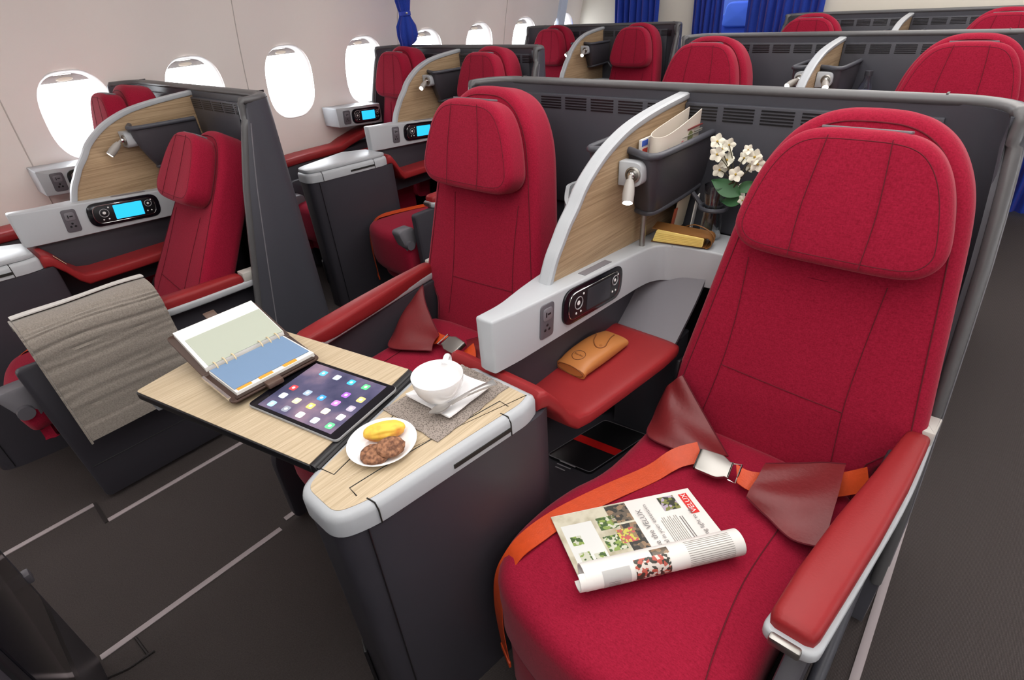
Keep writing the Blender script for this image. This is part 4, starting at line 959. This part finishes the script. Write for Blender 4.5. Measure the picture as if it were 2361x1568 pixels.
def cookiemat():
    m, tt, b = nmat('chocolate_cookie'); tc = tt.nodes.new('ShaderNodeTexCoord'); n = tt.nodes.new('ShaderNodeTexNoise'); n.inputs['Scale'].default_value = 120; n.inputs['Detail'].default_value = 6
    tt.links.new(tc.outputs['Object'], n.inputs['Vector']); cr = tt.nodes.new('ShaderNodeValToRGB'); cr.color_ramp.elements[0].position = .40; cr.color_ramp.elements[0].color = (.12, .050, .027, 1); cr.color_ramp.elements[1].position = .62; cr.color_ramp.elements[1].color = (.36, .17, .09, 1)
    tt.links.new(n.outputs['Fac'], cr.inputs[0]); tt.links.new(cr.outputs[0], b.inputs['Base Color']); b.inputs['Roughness'].default_value = .85
    bp = tt.nodes.new('ShaderNodeBump'); bp.inputs['Distance'].default_value = .003; bp.inputs['Strength'].default_value = .7; tt.links.new(n.outputs['Fac'], bp.inputs['Height']); tt.links.new(bp.outputs[0], b.inputs['Normal'])
    return m
def cakemat():
    m, tt, b = nmat('golden_sponge'); tc = tt.nodes.new('ShaderNodeTexCoord'); n = tt.nodes.new('ShaderNodeTexNoise'); n.inputs['Scale'].default_value = 45; n.inputs['Detail'].default_value = 4
    tt.links.new(tc.outputs['Object'], n.inputs['Vector']); sx_ = tt.nodes.new('ShaderNodeSeparateXYZ'); tt.links.new(tc.outputs['Object'], sx_.inputs[0])
    ma = tt.nodes.new('ShaderNodeMath'); ma.operation = 'MULTIPLY_ADD'; ma.inputs[1].default_value = 20; tt.links.new(sx_.outputs['Z'], ma.inputs[0]); tt.links.new(n.outputs['Fac'], ma.inputs[2])
    cr = tt.nodes.new('ShaderNodeValToRGB'); cr.color_ramp.elements[0].position = .62; cr.color_ramp.elements[0].color = (.60, .20, .025, 1); cr.color_ramp.elements[1].position = .95; cr.color_ramp.elements[1].color = (.88, .56, .07, 1)
    tt.links.new(ma.outputs[0], cr.inputs[0]); tt.links.new(cr.outputs[0], b.inputs['Base Color']); b.inputs['Roughness'].default_value = .6
    return m
M['cookie'] = cookiemat(); M['cake'] = cakemat()
c1 = px(864, 1048, z=.752); c2 = px(901, 1030, z=.763); c3 = px(886, 993, z=.758)
lump(c1, .0255, .0235, .0095, .3, 0, .10, 2.6, 'chocolate_cookie', 'cookie', 'chocolate cookie lying flat on the plate', 'cookie', group='cookies on the plate')
lump(c2, .0245, .0205, .0075, .9, .22, .10, 2.6, 'chocolate_cookie', 'cookie', 'chocolate cookie leaning on the flat cookie', 'cookie', group='cookies on the plate')
lump(c3, .0370, .0185, .0145, math.radians(55), 0, .06, 2, 'madeleine', 'cake', 'golden ridged madeleine cake behind the cookies', 'cake', 1.6)
# spectacle case
gc = V((.068, .952, .6195)); ga = V((.06, 1, 0)).normalized(); gs = V((ga.y, -ga.x, 0))
t = thing('glasses_case', 'tan leather spectacle case with snap flap on the red arm pad', 'glasses case', gc)
bm = BM(); rings = []
for i in range(15):
    u = -1 + i / 7; y = u * .093; w = .0445 * (1 - .10 * u * u) + .004 * (u < -.9); h = .040 * (1 - .35 * u ** 4) if u < 0 else .040 * (1 - .40 * u * u)
    ring = []
    for k in range(28):
        a = 2 * math.pi * k / 28; ca, sa = math.cos(a), math.sin(a)
        ring.append(gc + ga * y + gs * (w * math.copysign(abs(ca) ** .6, ca)) + UPV * (h / 2 + h / 2 * math.copysign(abs(sa) ** .7, sa)))
    rings.append(ring)
loft(bm, rings); TAN = flat('tan_leather', (.44, .165, .045), .42)
body = fin(bm, 'case_body', TAN, t, ang=60)
def gtop(a, s, e=0):  # point on the case top: a along (m), s sideways (m)
    u = a / .093; h = .040 * (1 - .35 * u ** 4) if u < 0 else .040 * (1 - .40 * u * u); w = .0445 * (1 - .10 * u * u)
    r = min(1, abs(s) / w); sa = (1 - r ** (2 / .6)) ** .5 if r < 1 else 0
    return gc + ga * a + gs * s + UPV * (h / 2 + h / 2 * sa ** .7 + e)
fl_ = spline([(.055, -.034), (.040, -.024), (.012, -.010), (-.006, .010), (-.004, .022), (.010, .026), (.028, .020), (.055, .010), (.080, .004)], 6)
bm = BM(); tube(bm, [gtop(p[0], p[1], .0008) for p in fl_], .0014, 6); fin(bm, 'flap_edge', flat('tan_dark', (.20, .065, .018), .5), t)
bm = BM(); lathe(bm, [(0, 0), (.0042, 0), (.0036, .0015), (0, .002)], gtop(.006, .016, 0), 16, UPV); fin(bm, 'snap_button', flat('tan_snap', (.36, .13, .035), .3), t)
bm = BM(); tube(bm, [gtop(-.058 + .0165 * math.cos(a), -.002 + .0165 * math.sin(a), .0004) for a in [2 * math.pi * k / 32 for k in range(33)]], .0007, 5)
fin(bm, 'emblem_ring', flat('emblem_brown', (.10, .03, .012), .6), t)
tt_ = text('Ray-Ban', .0078, V((0, 0, 0)), gs, ga, 'emblem_text', 'emblem_brown', t, 'CENTER')
for v in tt_.data.vertices:
    p = v.co + gc; v.co = gtop(-.062 + p.y, -.002 + p.x, .0006) - gc if False else v.co
tt_.data.transform(Matrix.Translation(gtop(-.060, -.002, .0012)))
bm = BM(); tube(bm, [gc + ga * -.0935 + gs * (.038 * math.cos(a)) + UPV * (.014 + .0125 * math.sin(a)) for a in [2 * math.pi * k / 24 for k in range(25)]], .0012, 5); fin(bm, 'end_piping', flat('tan_dark', (.20, .065, .018), .5), t)
# notebook with yellow page edges on the white shelf
nz = .818; nc = px(1572, 545, z=nz + .01); nc.z = nz
na = V((.80, .18, 0)).normalized(); nb = V((-na.y, na.x, 0))
t = thing('leather_notebook', 'brown leather notebook with yellow page edges on the white shelf', 'notebook', nc)
Q = lambda a, b, z: nc + na * a + nb * b + UPV * z
bm = BM(); g = [[Q(-.070 + .14 * i / 8, -.03 + .13 * j / 6, .004 + .020 + .002 * math.sin(i * .8)) for j in range(7)] for i in range(9)]
pp = [V((p[0], p[1])) for p in roundpoly([(-.068, .004), (.062, .003), (.064, .026), (-.058, .036)], .004, 4)]
prism(bm, pp, lambda p: Q(p[0], -.032, p[1]), lambda p: Q(p[0], .07, p[1])) if True else None
bm.free(); bm = BM(); prism(bm, pp, lambda p: Q(p[0], -.040, p[1]), lambda p: Q(p[0], .014, p[1])); fin(bm, 'page_block', flat('yellow_pages', (.90, .70, .22), .7), t)
bm = BM()
for k in range(5): tube(bm, [Q(-.064 + .001 * k, -.0405, .0075 + .0050 * k), Q(0, -.0405, .006 + .0046 * k), Q(.060, -.0405, .0065 + .0038 * k)], .0004, 4)
fin(bm, 'page_lines', flat('yellow_dark', (.55, .36, .06), .7), t)
for z, nm in ((.0, 'cover'), (.0345, 'cover')):
    bm = BM(); g = []
    for i in range(9):
        a = -.072 + .142 * i / 8; zz = z + (.002 if z < .01 else .0035 - .010 * (i / 8))
        g.append([Q(a, -.036 + .052 * j / 5, zz) for j in range(6)])
    sheet(bm, g, .0022); fin(bm, nm, flat('saddle_leather', (.20, .085, .022), .5), t)
bm = BM(); g = []
for k in range(9):
    a = -math.pi / 2 + math.pi * k / 8; g.append([Q(.068 + .014 * math.cos(a), -.036 + .052 * j / 5, .0135 + .0135 * math.sin(a)) for j in range(6)])
sheet(bm, g, .002); fin(bm, 'spine', flat('saddle_leather', (.20, .085, .022), .5), t)
bm = BM(); tube(bm, spline([Q(.0, .02, .029), Q(.03, .0, .046), Q(.065, -.01, .040), Q(.085, -.015, .022), Q(.080, -.02, .004)], 6), .0016, 6); fin(bm, 'tie_cord', flat('saddle_leather', (.20, .085, .022), .5), t)
# newspaper and magazine in the pocket
t = thing('folded_newspaper', 'folded cream newspaper standing in the charcoal pocket', 'newspaper', (.055, 1.26, 1.0))
bm = BM(); up_ = []
plan_ = spline([(.030, 1.434), (.028, 1.34), (.028, 1.255), (.038, 1.222), (.056, 1.215), (.070, 1.230), (.073, 1.28), (.070, 1.35), (.064, 1.428)], 5)
g = [[V((p[0] + .004 * (zz - .5), p[1] + .003 * zz, .94 - .006 * max(0, min(1, (p[1] - 1.22) / .1)) * (1 - zz) + zz * (.155 + .030 * (p[1] - 1.21) / .22))) for p in plan_] for zz in (0, .25, .5, .75, 1)]
sheet(bm, g, .002); fin(bm, 'sheet', flat('newsprint', (.70, .63, .55), .8), t, ang=80)
for (z, y0_, y1_, m, hh) in ((1.088, 1.345, 1.43, 'print_dark', .003), (1.074, 1.26, 1.43, 'print_grey', .0012), (1.066, 1.245, 1.325, 'print_pink', .003), (1.078, 1.39, 1.43, 'print_grey', .002)):
    bm = BM(); box(bm, (.0715, y0_, z), (.0752, y1_, z + hh)); fin(bm, 'printed_line', flat(m, {'print_dark': (.18, .03, .03), 'print_grey': (.32, .31, .28), 'print_pink': (.62, .20, .22)}[m], .8), t)
bm = BM(); lathe(bm, [(0, 0), (.014, 0), (.014, .002), (0, .0022)], V((.0720, 1.365, 1.070)), 20, (1, 0, 0)); fin(bm, 'printed_picture', flat('print_olive', (.16, .17, .07), .8), t)
t = thing('pocket_magazine', 'thin glossy magazine with blue and red print behind the newspaper', 'magazine', (.024, 1.14, 1.0))
bm = BM(); prism(bm, [V(p) for p in ((1.208, 1.088), (1.208, .992), (1.255, .922), (1.40, .922), (1.40, 1.088))], lambda p: (.0165, p[0], p[1]), lambda p: (.0225, p[0], p[1])); fin(bm, 'pages', 'paper', t)
bm = BM(); box(bm, (.0222, 1.212, 1.072), (.0232, 1.240, 1.085)); fin(bm, 'printed_blue', flat('print_blue', (.05, .12, .55)), t)
bm = BM(); box(bm, (.0222, 1.216, 1.04), (.0232, 1.240, 1.066)); fin(bm, 'printed_red', flat('print_red', (.55, .06, .04)), t)
# leaflet standing under the pocket
t = thing('leaflet', 'cream folded leaflet standing under the pocket behind the notebook', 'leaflet', (.06, 1.40, .81))
bm = BM(); obox(bm, V((.055, 1.40, .862)), (0, 1, .0), (.15, 0, 1), (1, 0, -.15), (.075, .105, .003), .0005); fin(bm, 'sheet', flat('leaflet_cream', (.68, .60, .46), .6), t)
bm = BM(); obox(bm, V((.090, 1.41, .860)), (0, 1, .3), (.1, 0, 1), (1, 0, -.1), (.020, .10, .003), .0005); fin(bm, 'folded_flap', 'paper', t)
bm = BM(); obox(bm, V((.0575, 1.352, .85)), (0, 1, 0), (.15, 0, 1), (1, 0, -.15), (.016, .07, .0035), .0005); fin(bm, 'printed_band', flat('print_rust', (.42, .10, .05)), t)
# glass vase and flowering sprig
vc = V((.150, 1.387, .812))
t = thing('glass_vase', 'clear glass vase held in the charcoal ring', 'vase', vc)
bm = BM(); lathe(bm, [(0, 0), (.026, 0), (.028, .003), (.027, .03), (.024, .06), (.0235, .085), (.026, .11), (.029, .14), (.0285, .1405), (.0255, .111), (.0225, .085), (.023, .06), (.025, .03), (.022, .008), (0, .006)], vc, 28); fin(bm, 'glass', 'glass', t, ang=70)
bm = BM(); lathe(bm, [(0, .0065), (.022, .0085), (.0245, .03), (.0225, .06), (.0222, .072), (0, .0725)], vc, 24); fin(bm, 'water', 'glass', t, ang=70)
t = thing('flower_sprig', 'white blossom sprig with dark green leaves in the glass vase', 'flowers', vc + V((0, 0, .02)))
FL = [(1654, 326, .017), (1681, 334, .015), (1653, 356, .017), (1676, 369, .021), (1659, 392, .017), (1696, 402, .017), (1716, 364, .014), (1740, 362, .017), (1747, 379, .017), (1707, 439, .016), (1712, 462, .012), (1666, 343, .012), (1730, 384, .013), (1725, 345, .011)]
root = vc + V((.004, 0, .015)); ctr = px(1690, 420, y=1.375)
bm = BM(); tube(bm, spline([root, vc + V((.012, -.004, .12)), ctr], 8), .0022, 6)
fps = []
for i, (u, v, r) in enumerate(FL):
    p = px(u, v, y=1.375 + .018 * math.sin(i * 2.3)); fps.append((p, r))
    if i < 10: tube(bm, spline([ctr + V((0, 0, -.02)) if i > 5 else ctr, (ctr + p) / 2 + V((.004 * math.sin(i), 0, .006)), p], 6), .0012, 5)
fin(bm, 'stem', flat('twig_brown', (.07, .06, .03), .7), t)
PW_ = flat('petal_white', (.80, .78, .66), .6); CY = flat('stamen_gold', (.45, .30, .04), .7); LG = flat('leaf_green', (.045, .14, .055), .5)
def petal_flower(p, r, nrm):
    nrm = nrm.normalized(); a = nrm.cross(V((0, 0, 1))).normalized(); b = nrm.cross(a)
    bm = BM()
    for k in range(5):
        q = 2 * math.pi * k / 5 + r * 40; d = a * math.cos(q) + b * math.sin(q); s = nrm.cross(d); g = []
        for i in range(5):
            u = i / 4; w = r * .48 * math.sin(math.pi * (.12 + .80 * u)) ; g.append([p + d * (r * (.12 + .95 * u)) + s * (w * jj) + nrm * (r * (.30 * u * u * (1 if k % 2 else .6) - .10 * abs(jj))) for jj in (-1, -.5, 0, .5, 1)])
        sheet(bm, g, .0004)
    f = fin(bm, 'blossom', PW_, t, ang=70)
    bm = BM(); lathe(bm, [(0, 0), (r * .16, 0), (r * .12, r * .18), (0, r * .22)], p, 10, nrm); fin(bm, 'stamen', CY, f)
for i, (p, r) in enumerate(fps):
    petal_flower(p, r * 1.05, (CAM - p).normalized() + V((math.sin(i * 1.7) * .6, math.cos(i * 2.1) * .4, math.sin(i * 3.1) * .5)))
def leaf(p, d, l, w, n):
    d, n = V(d).normalized(), V(n).normalized(); s = n.cross(d).normalized(); g = []
    for i in range(11):
        u = i / 10; ww = w * math.sin(math.pi * u ** .85) + .0006; g.append([p + d * (l * u) + s * (ww * jj) + n * (.004 * abs(jj) - .012 * u * u) for jj in (-1, -.5, 0, .5, 1)])
    bm = BM(); sheet(bm, g, .0006); fin(bm, 'leaf', LG, t, ang=70)
leaf(px(1708, 452, y=1.37), (-1, 0, .38), .088, .021, (.1, -.9, .5)); leaf(px(1716, 462, y=1.37), (-1, .05, -.18), .062, .017, (0, -.8, .6)); leaf(px(1700, 440, y=1.38), (.5, .1, .3), .05, .014, (.2, -.9, .4))
# water bottle in the ring of the second row
bc = V((.150, 1.387 + PITCH, .808)); t = thing('water_bottle', 'small clear water bottle beside the lit reading lamp', 'bottle', bc)
bm = BM(); lathe(bm, [(0, 0), (.025, 0), (.0283, .004), (.0283, .06), (.0265, .066), (.0283, .072), (.0283, .145), (.024, .170), (.014, .192), (.013, .210), (0, .210)], bc, 28); fin(bm, 'plastic_bottle', 'glass', t, ang=60)
bm = BM(); lathe(bm, [(0, .210), (.0155, .208), (.0155, .226), (0, .227)], bc, 20); fin(bm, 'cap', flat('cap_dark', (.05, .05, .06), .4), t)
bm = BM(); lathe(bm, [(.0284, .100), (.0286, .100), (.0286, .150), (.0284, .150)], bc, 28); fin(bm, 'bottle_label', flat('label_violet', (.20, .20, .34)), t)
# black box with red band in the stowage under the pad
t = thing('black_box', 'flat black box with a red band in the stowage under the arm pad', 'box', (.05, .98, .25))
A = px(1262, 1048, z=.262); B = px(1395, 968, z=.262); C_ = px(1492, 1003, z=.262); D_ = A + (C_ - B)
bq = [V((p.x, p.y)) for p in (A, B, C_, D_)]
bm = BM(); prism(bm, roundpoly(bq, .012, 5), lambda p: (p[0], p[1], .2495), lambda p: (p[0], p[1], .262), .002); fin(bm, 'box_body', 'black', t)
bm = BM(); o2 = roundpoly(bq, .012, 5); tube(bm, [V((p[0], p[1], .2622)) for p in o2 + o2[:1]], .0012, 5); fin(bm, 'edge_piping', 'mgrey', t)
ba = (B - A).normalized(); bb = (D_ - A).normalized(); w1 = px(1340, 1015, z=.263); wd = (w1 - A).dot(ba); wid = (D_ - A).length
bm = BM(); obox(bm, A + ba * wd + bb * (wid * .5) + UPV * .0008, ba, bb, UPV, (.030, wid * .98, .0014)); fin(bm, 'red_band', flat('band_red', (.62, .012, .012), .35), t)
for k, (l, dd) in enumerate(((.10, .035), (.085, .045), (.06, .055))):
    bm = BM(); obox(bm, px(1300, 1075, z=.263) - ba * (.014 * (k - 1)) + UPV * 0, bb, ba, UPV, (l * .5, .0035, .001)); fin(bm, 'printed_line', 'iconring', t)
# ------------------------------------------------------------------ magazine lying on the near seat
mz = .4685
A = px(1270, 1195, z=mz); B = px(1585, 1128, z=mz); ax = (B - A).normalized(); AL = (B - A).length
dd = V((.845, -.535, 0)).normalized()
t = thing('open_magazine', 'open glossy magazine with its pages rolled back on the red seat', 'magazine', A.lerp(B, .5) + dd * .09)
FD, RR = .166, .0245
def mpt(a, s, e=0):
    """a along the spine direction, s along the sheet from its far edge; e lifts along the outside normal"""
    if s <= FD: 
        p = A + ax * a + dd * s + UPV * (.0035 + e + .004 * (s / FD) ** 2 * (1 if s < FD else 0)); return p
    th = (s - FD) / RR; r = RR - .0009 * th
    c = A + ax * a + dd * FD + UPV * (.0075 + RR)
    return c + (dd * math.sin(th) - UPV * math.cos(th)) * (r - e)
def mgrid(a0, a1, s0, s1, e, na=6, ns=24):
    return [[mpt(a0 + (a1 - a0) * i / na, s0 + (s1 - s0) * j / ns, e) for j in range(ns + 1)] for i in range(na + 1)]
SM = FD + RR * math.radians(330)
bm = BM(); sheet(bm, mgrid(0, AL, 0, SM, 0, 6, 50), -.0028); fin(bm, 'pages', 'paper', t, ang=60)
def patch(a0, a1, s0, s1, m, nm, e=.0005):
    bm = BM(); g = mgrid(a0, a1, s0, s1, e, 3, max(3, int((s1 - s0) / .004))); sheet(bm, g); return fin(bm, nm, m, t, ang=80)
def out_patch(a0, a1, th0, th1, m, nm, e=.0032):
    # on the outside of the roll
    bm = BM(); n = max(4, int((th1 - th0) / 6)); g = []
    for i in range(4):
        row = []
        for j in range(n + 1):
            th = math.radians(th0 + (th1 - th0) * j / n); c = A + ax * (a0 + (a1 - a0) * i / 3) + dd * FD + UPV * (.0075 + RR)
            row.append(c + (dd * math.sin(th) - UPV * math.cos(th)) * (RR - .0009 * th + e))
        g.append(row)
    sheet(bm, g); return fin(bm, nm, m, t, ang=80)
def photomat():
    m, tt, b = nmat('magazine_interior_photo'); tc = tt.nodes.new('ShaderNodeTexCoord'); n = tt.nodes.new('ShaderNodeTexNoise'); n.inputs['Scale'].default_value = 28; n.inputs['Detail'].default_value = 3
    tt.links.new(tc.outputs['Object'], n.inputs['Vector']); cr = tt.nodes.new('ShaderNodeValToRGB'); cr.color_ramp.elements[0].position = .30; cr.color_ramp.elements[0].color = (.42, .38, .26, 1); cr.color_ramp.elements[1].position = .55; cr.color_ramp.elements[1].color = (.66, .63, .50, 1)
    tt.links.new(n.outputs['Fac'], cr.inputs[0]); tt.links.new(cr.outputs[0], b.inputs['Base Color']); b.inputs['Roughness'].default_value = .35
    return m
def speck(name, c1, c2, c3, sc):
    m, tt, b = nmat(name); tc = tt.nodes.new('ShaderNodeTexCoord'); n = tt.nodes.new('ShaderNodeTexVoronoi'); n.inputs['Scale'].default_value = sc; tt.links.new(tc.outputs['Object'], n.inputs['Vector'])
    sx_ = tt.nodes.new('ShaderNodeSeparateColor'); tt.links.new(n.outputs['Color'], sx_.inputs[0]); cr = tt.nodes.new('ShaderNodeValToRGB'); cr.color_ramp.interpolation = 'CONSTANT'
    cr.color_ramp.elements[0].color = (*c1, 1); cr.color_ramp.elements[1].position = .66; cr.color_ramp.elements[1].color = (*c3, 1); e = cr.color_ramp.elements.new(.36); e.color = (*c2, 1)
    tt.links.new(sx_.outputs[0], cr.inputs[0]); tt.links.new(cr.outputs[0], b.inputs['Base Color']); b.inputs['Roughness'].default_value = .35
    return m
PA = .52 * AL
patch(.0, PA, .001, FD, photomat(), 'printed_photo', .0003)
M['ph_green'] = speck('photo_foliage', (.06, .12, .03), (.25, .36, .08), (.62, .64, .52), 160); M['ph_dark'] = speck('photo_furniture', (.035, .035, .03), (.14, .11, .08), (.30, .20, .12), 120)
M['ph_mix'] = speck('photo_table', (.55, .10, .10), (.30, .20, .10), (.60, .58, .10), 190); M['ph_white'] = flat('photo_window', (.78, .80, .78), .35)
patch(.010, .075, .030, FD - .02, 'ph_white', 'printed_window', .0005)
for a, s in ((.018, .060), (.020, .100), (.048, .108)): patch(a, a + .022, s, s + .022, 'ph_green', 'printed_garden', .0008)
patch(.085, .125, .028, .060, 'ph_green', 'printed_plant', .0008); patch(.080, .118, .075, .112, 'ph_green', 'printed_window', .0006); patch(.085, .130, .150, FD, 'ph_green', 'printed_window', .0006)
patch(PA - .046, PA, .004, .050, 'ph_dark', 'printed_chair', .0008); patch(PA - .036, PA, .055, .125, 'ph_dark', 'printed_cabinet', .0007); patch(.112, .148, .066, .100, 'ph_mix', 'printed_table', .0009); patch(.098, .110, .122, .136, 'ph_dark', 'printed_frame', .0009)
# text page: the lines run away from the roll
ez_ = UPV * .0048
def tx(txt, size, a, s, nm, m): return text(txt, size, mpt(a, s, .0012), -dd, -ax, nm, m, t)
M['ink'] = flat('printed_ink', (.20, .19, .19), .6); M['rinse'] = flat('print_light', (.9, .9, .9), .6)
tx('Realise the VELUX', .0165, PA + .022, .158, 'headline_text', 'ink'); tx('potential in your extension', .0125, PA + .038, .158, 'headline_text', 'ink')
for i in range(9): patch(PA + .050 + i * .0042, PA + .0512 + i * .0042, .060 + (.006 if i % 3 == 0 else 0), .150 - (.012 if i % 4 == 3 else 0), 'print_grey' if 'print_grey' in M else 'ink', 'printed_text', .0010)
patch(PA + .090, PA + .092, .066, .148, 'ink', 'printed_text', .0010); patch(PA + .095, PA + .0968, .066, .140, 'ink', 'printed_text', .0010)
tx('Bringing light to life', .0125, PA + .122, .150, 'script_text', 'ink')
bx = patch(AL - .030, AL - .012, .012, .066, flat('logo_red', (.70, .03, .025), .4), 'printed_logo', .0010); tx('VELUX', .0165, AL - .0155, .063, 'logo_text', 'rinse')
patch(AL - .078, AL - .042, .010, .046, speck('photo_lights', (.03, .035, .02), (.20, .22, .05), (.45, .38, .50), 140), 'printed_picture', .0010)
# print on the outside of the roll
out_patch(.30 * AL, .52 * AL, 45, 165, speck('photo_food', (.50, .10, .07), (.05, .05, .04), (.72, .66, .60), 170), 'printed_picture')
out_patch(.10 * AL, .27 * AL, 45, 150, flat('photo_grey', (.52, .52, .51), .4), 'printed_picture'); out_patch(.20 * AL, .29 * AL, 30, 60, flat('photo_amber', (.50, .22, .05), .4), 'printed_picture', .0036); out_patch(.42 * AL, .53 * AL, 165, 195, 'ph_dark', 'printed_picture')
for i in range(17): out_patch(.64 * AL, .93 * AL, 50 + i * 9, 52.6 + i * 9, 'print_grey', 'printed_text')
for i in range(5): out_patch(.13 * AL, .20 * AL, 60 + i * 9, 62.4 + i * 9, 'ink', 'printed_text', .0036)
# second bundle of pages under the roll
bm = BM(); g = []
for i in range(5):
    a = -.012 + i * .006; row = []
    for j in range(17):
        th = math.radians(-30 + 200 * j / 16); c = A + ax * a + dd * (FD + .004) + UPV * (.0075 + RR); row.append(c + (dd * math.sin(th) - UPV * math.cos(th)) * (RR * .80))
    g.append(row)
sheet(bm, g, -.0025); fin(bm, 'inner_pages', 'paper', t, ang=60)
# ------------------------------------------------------------------ blanket over the aisle armrest
def blanketmat():
    m, tt, b = nmat('grey_blanket'); tc = tt.nodes.new('ShaderNodeTexCoord'); n = tt.nodes.new('ShaderNodeTexNoise'); n.inputs['Scale'].default_value = 260; n.inputs['Detail'].default_value = 3
    tt.links.new(tc.outputs['Object'], n.inputs['Vector']); cr = tt.nodes.new('ShaderNodeValToRGB'); cr.color_ramp.elements[0].position = .3; cr.color_ramp.elements[0].color = (.20, .175, .15, 1); cr.color_ramp.elements[1].position = .7; cr.color_ramp.elements[1].color = (.31, .275, .24, 1)
    tt.links.new(n.outputs['Fac'], cr.inputs[0]); tt.links.new(cr.outputs[0], b.inputs['Base Color']); b.inputs['Roughness'].default_value = .9
    b.inputs['Sheen Weight'].default_value = .4
    bp = tt.nodes.new('ShaderNodeBump'); bp.inputs['Distance'].default_value = .001; bp.inputs['Strength'].default_value = .4; tt.links.new(n.outputs['Fac'], bp.inputs['Height']); tt.links.new(bp.outputs[0], b.inputs['Normal'])
    return m
M['blanket'] = blanketmat()
t = thing('blanket', 'folded grey-brown pleated blanket draped over the aisle armrest', 'blanket', (-1.25, .2, .62))
path = spline([(-1.372, .520), (-1.376, .60), (-1.366, .658), (-1.335, .690), (-1.285, .698), (-1.235, .686), (-1.212, .655), (-1.203, .60), (-1.196, .50), (-1.190, .40), (-1.184, .305)], 12)
cum = [0]
for a, b in zip(path, path[1:]): cum.append(cum[-1] + (b - a).length)
def pleat(s):   # rib profile down the hanging side
    s0 = s - .27; v = 0
    for c, w in ((.02, .010), (.033, .008), (.045, .008), (.085, .012), (.118, .008), (.130, .007), (.142, .008), (.155, .010), (.205, .008), (.217, .008), (.230, .010), (.262, .010), (.30, .008), (.315, .008), (.335, .010), (.352, .008)):
        v -= .0050 * math.exp(-((s0 - c) / (w * .42)) ** 2)
    return v
bm = BM(); g = []
NY = 18
for j in range(NY + 1):
    v = j / NY; row = []
    for i, p in enumerate(path):
        s = cum[i]; tq = (path[min(i + 1, len(path) - 1)] - path[max(0, i - 1)]).normalized(); nn = V((-tq.y, tq.x)) ; nn = nn if True else nn
        e = pleat(s + .004 * math.sin(v * 5)) + .003 * math.sin(v * 7 + s * 9)
        y = .040 + .352 * v + .035 * (s / cum[-1]) * (1 - v) * 0 + .012 * max(0, s - .2)
        row.append(V((p.x + nn.x * e, y, p.y + nn.y * e + .004 * math.sin(v * 4))))
    g.append(row)
sheet(bm, g, -.012); fin(bm, 'folded_cloth', 'blanket', t, ang=60)
bm = BM(); rings = []
for y in (.048, .052, .38, .386): rings.append([V((-1.293 + (.066 if .05 < y < .384 else .060) * math.copysign(abs(math.cos(a)) ** .5, math.cos(a)), y, .651 + (.040 if .05 < y < .384 else .034) * math.copysign(abs(math.sin(a)) ** .6, math.sin(a)))) for a in [2 * math.pi * k / 24 for k in range(24)]])
loft(bm, rings); fin(bm, 'inner_fold', 'blanket', t, ang=60)
bm = BM(); g2 = [[r[i] + V((-.003, 0, .006)) for i in range(20, 50, 3)] for r in g]; sheet(bm, [[p + V((-.012, 0, -.001)) for p in r] for r in g2], .004); fin(bm, 'pale_edge', flat('blanket_edge', (.62, .60, .58), .9), t, ang=70)
bm = BM()
for k in range(3): tube(bm, [V((g[0][i].x, g[0][i].y - .004, g[0][i].z - .004 * k)) for i in range(24, len(path))], .0035, 5)
fin(bm, 'folded_hem', 'blanket', t)
# sticker on the lip of the first window pair's arm pad
cst = V((-1.70, .245, .700))
bm = BM(); obox(bm, V((.125, .712, .700)) + OL, (1, 0, 0), (0, .5, -.86), (0, .86, .5), (.012, .045, .0012)); 
ob = fin(bm, 'instruction_label', flat('label_cream', (.66, .58, .40), .6), col, base=V((.02, .44, 0)) + OL)
for o in bpy.data.objects:
    if '_b' in o: del o['_b']
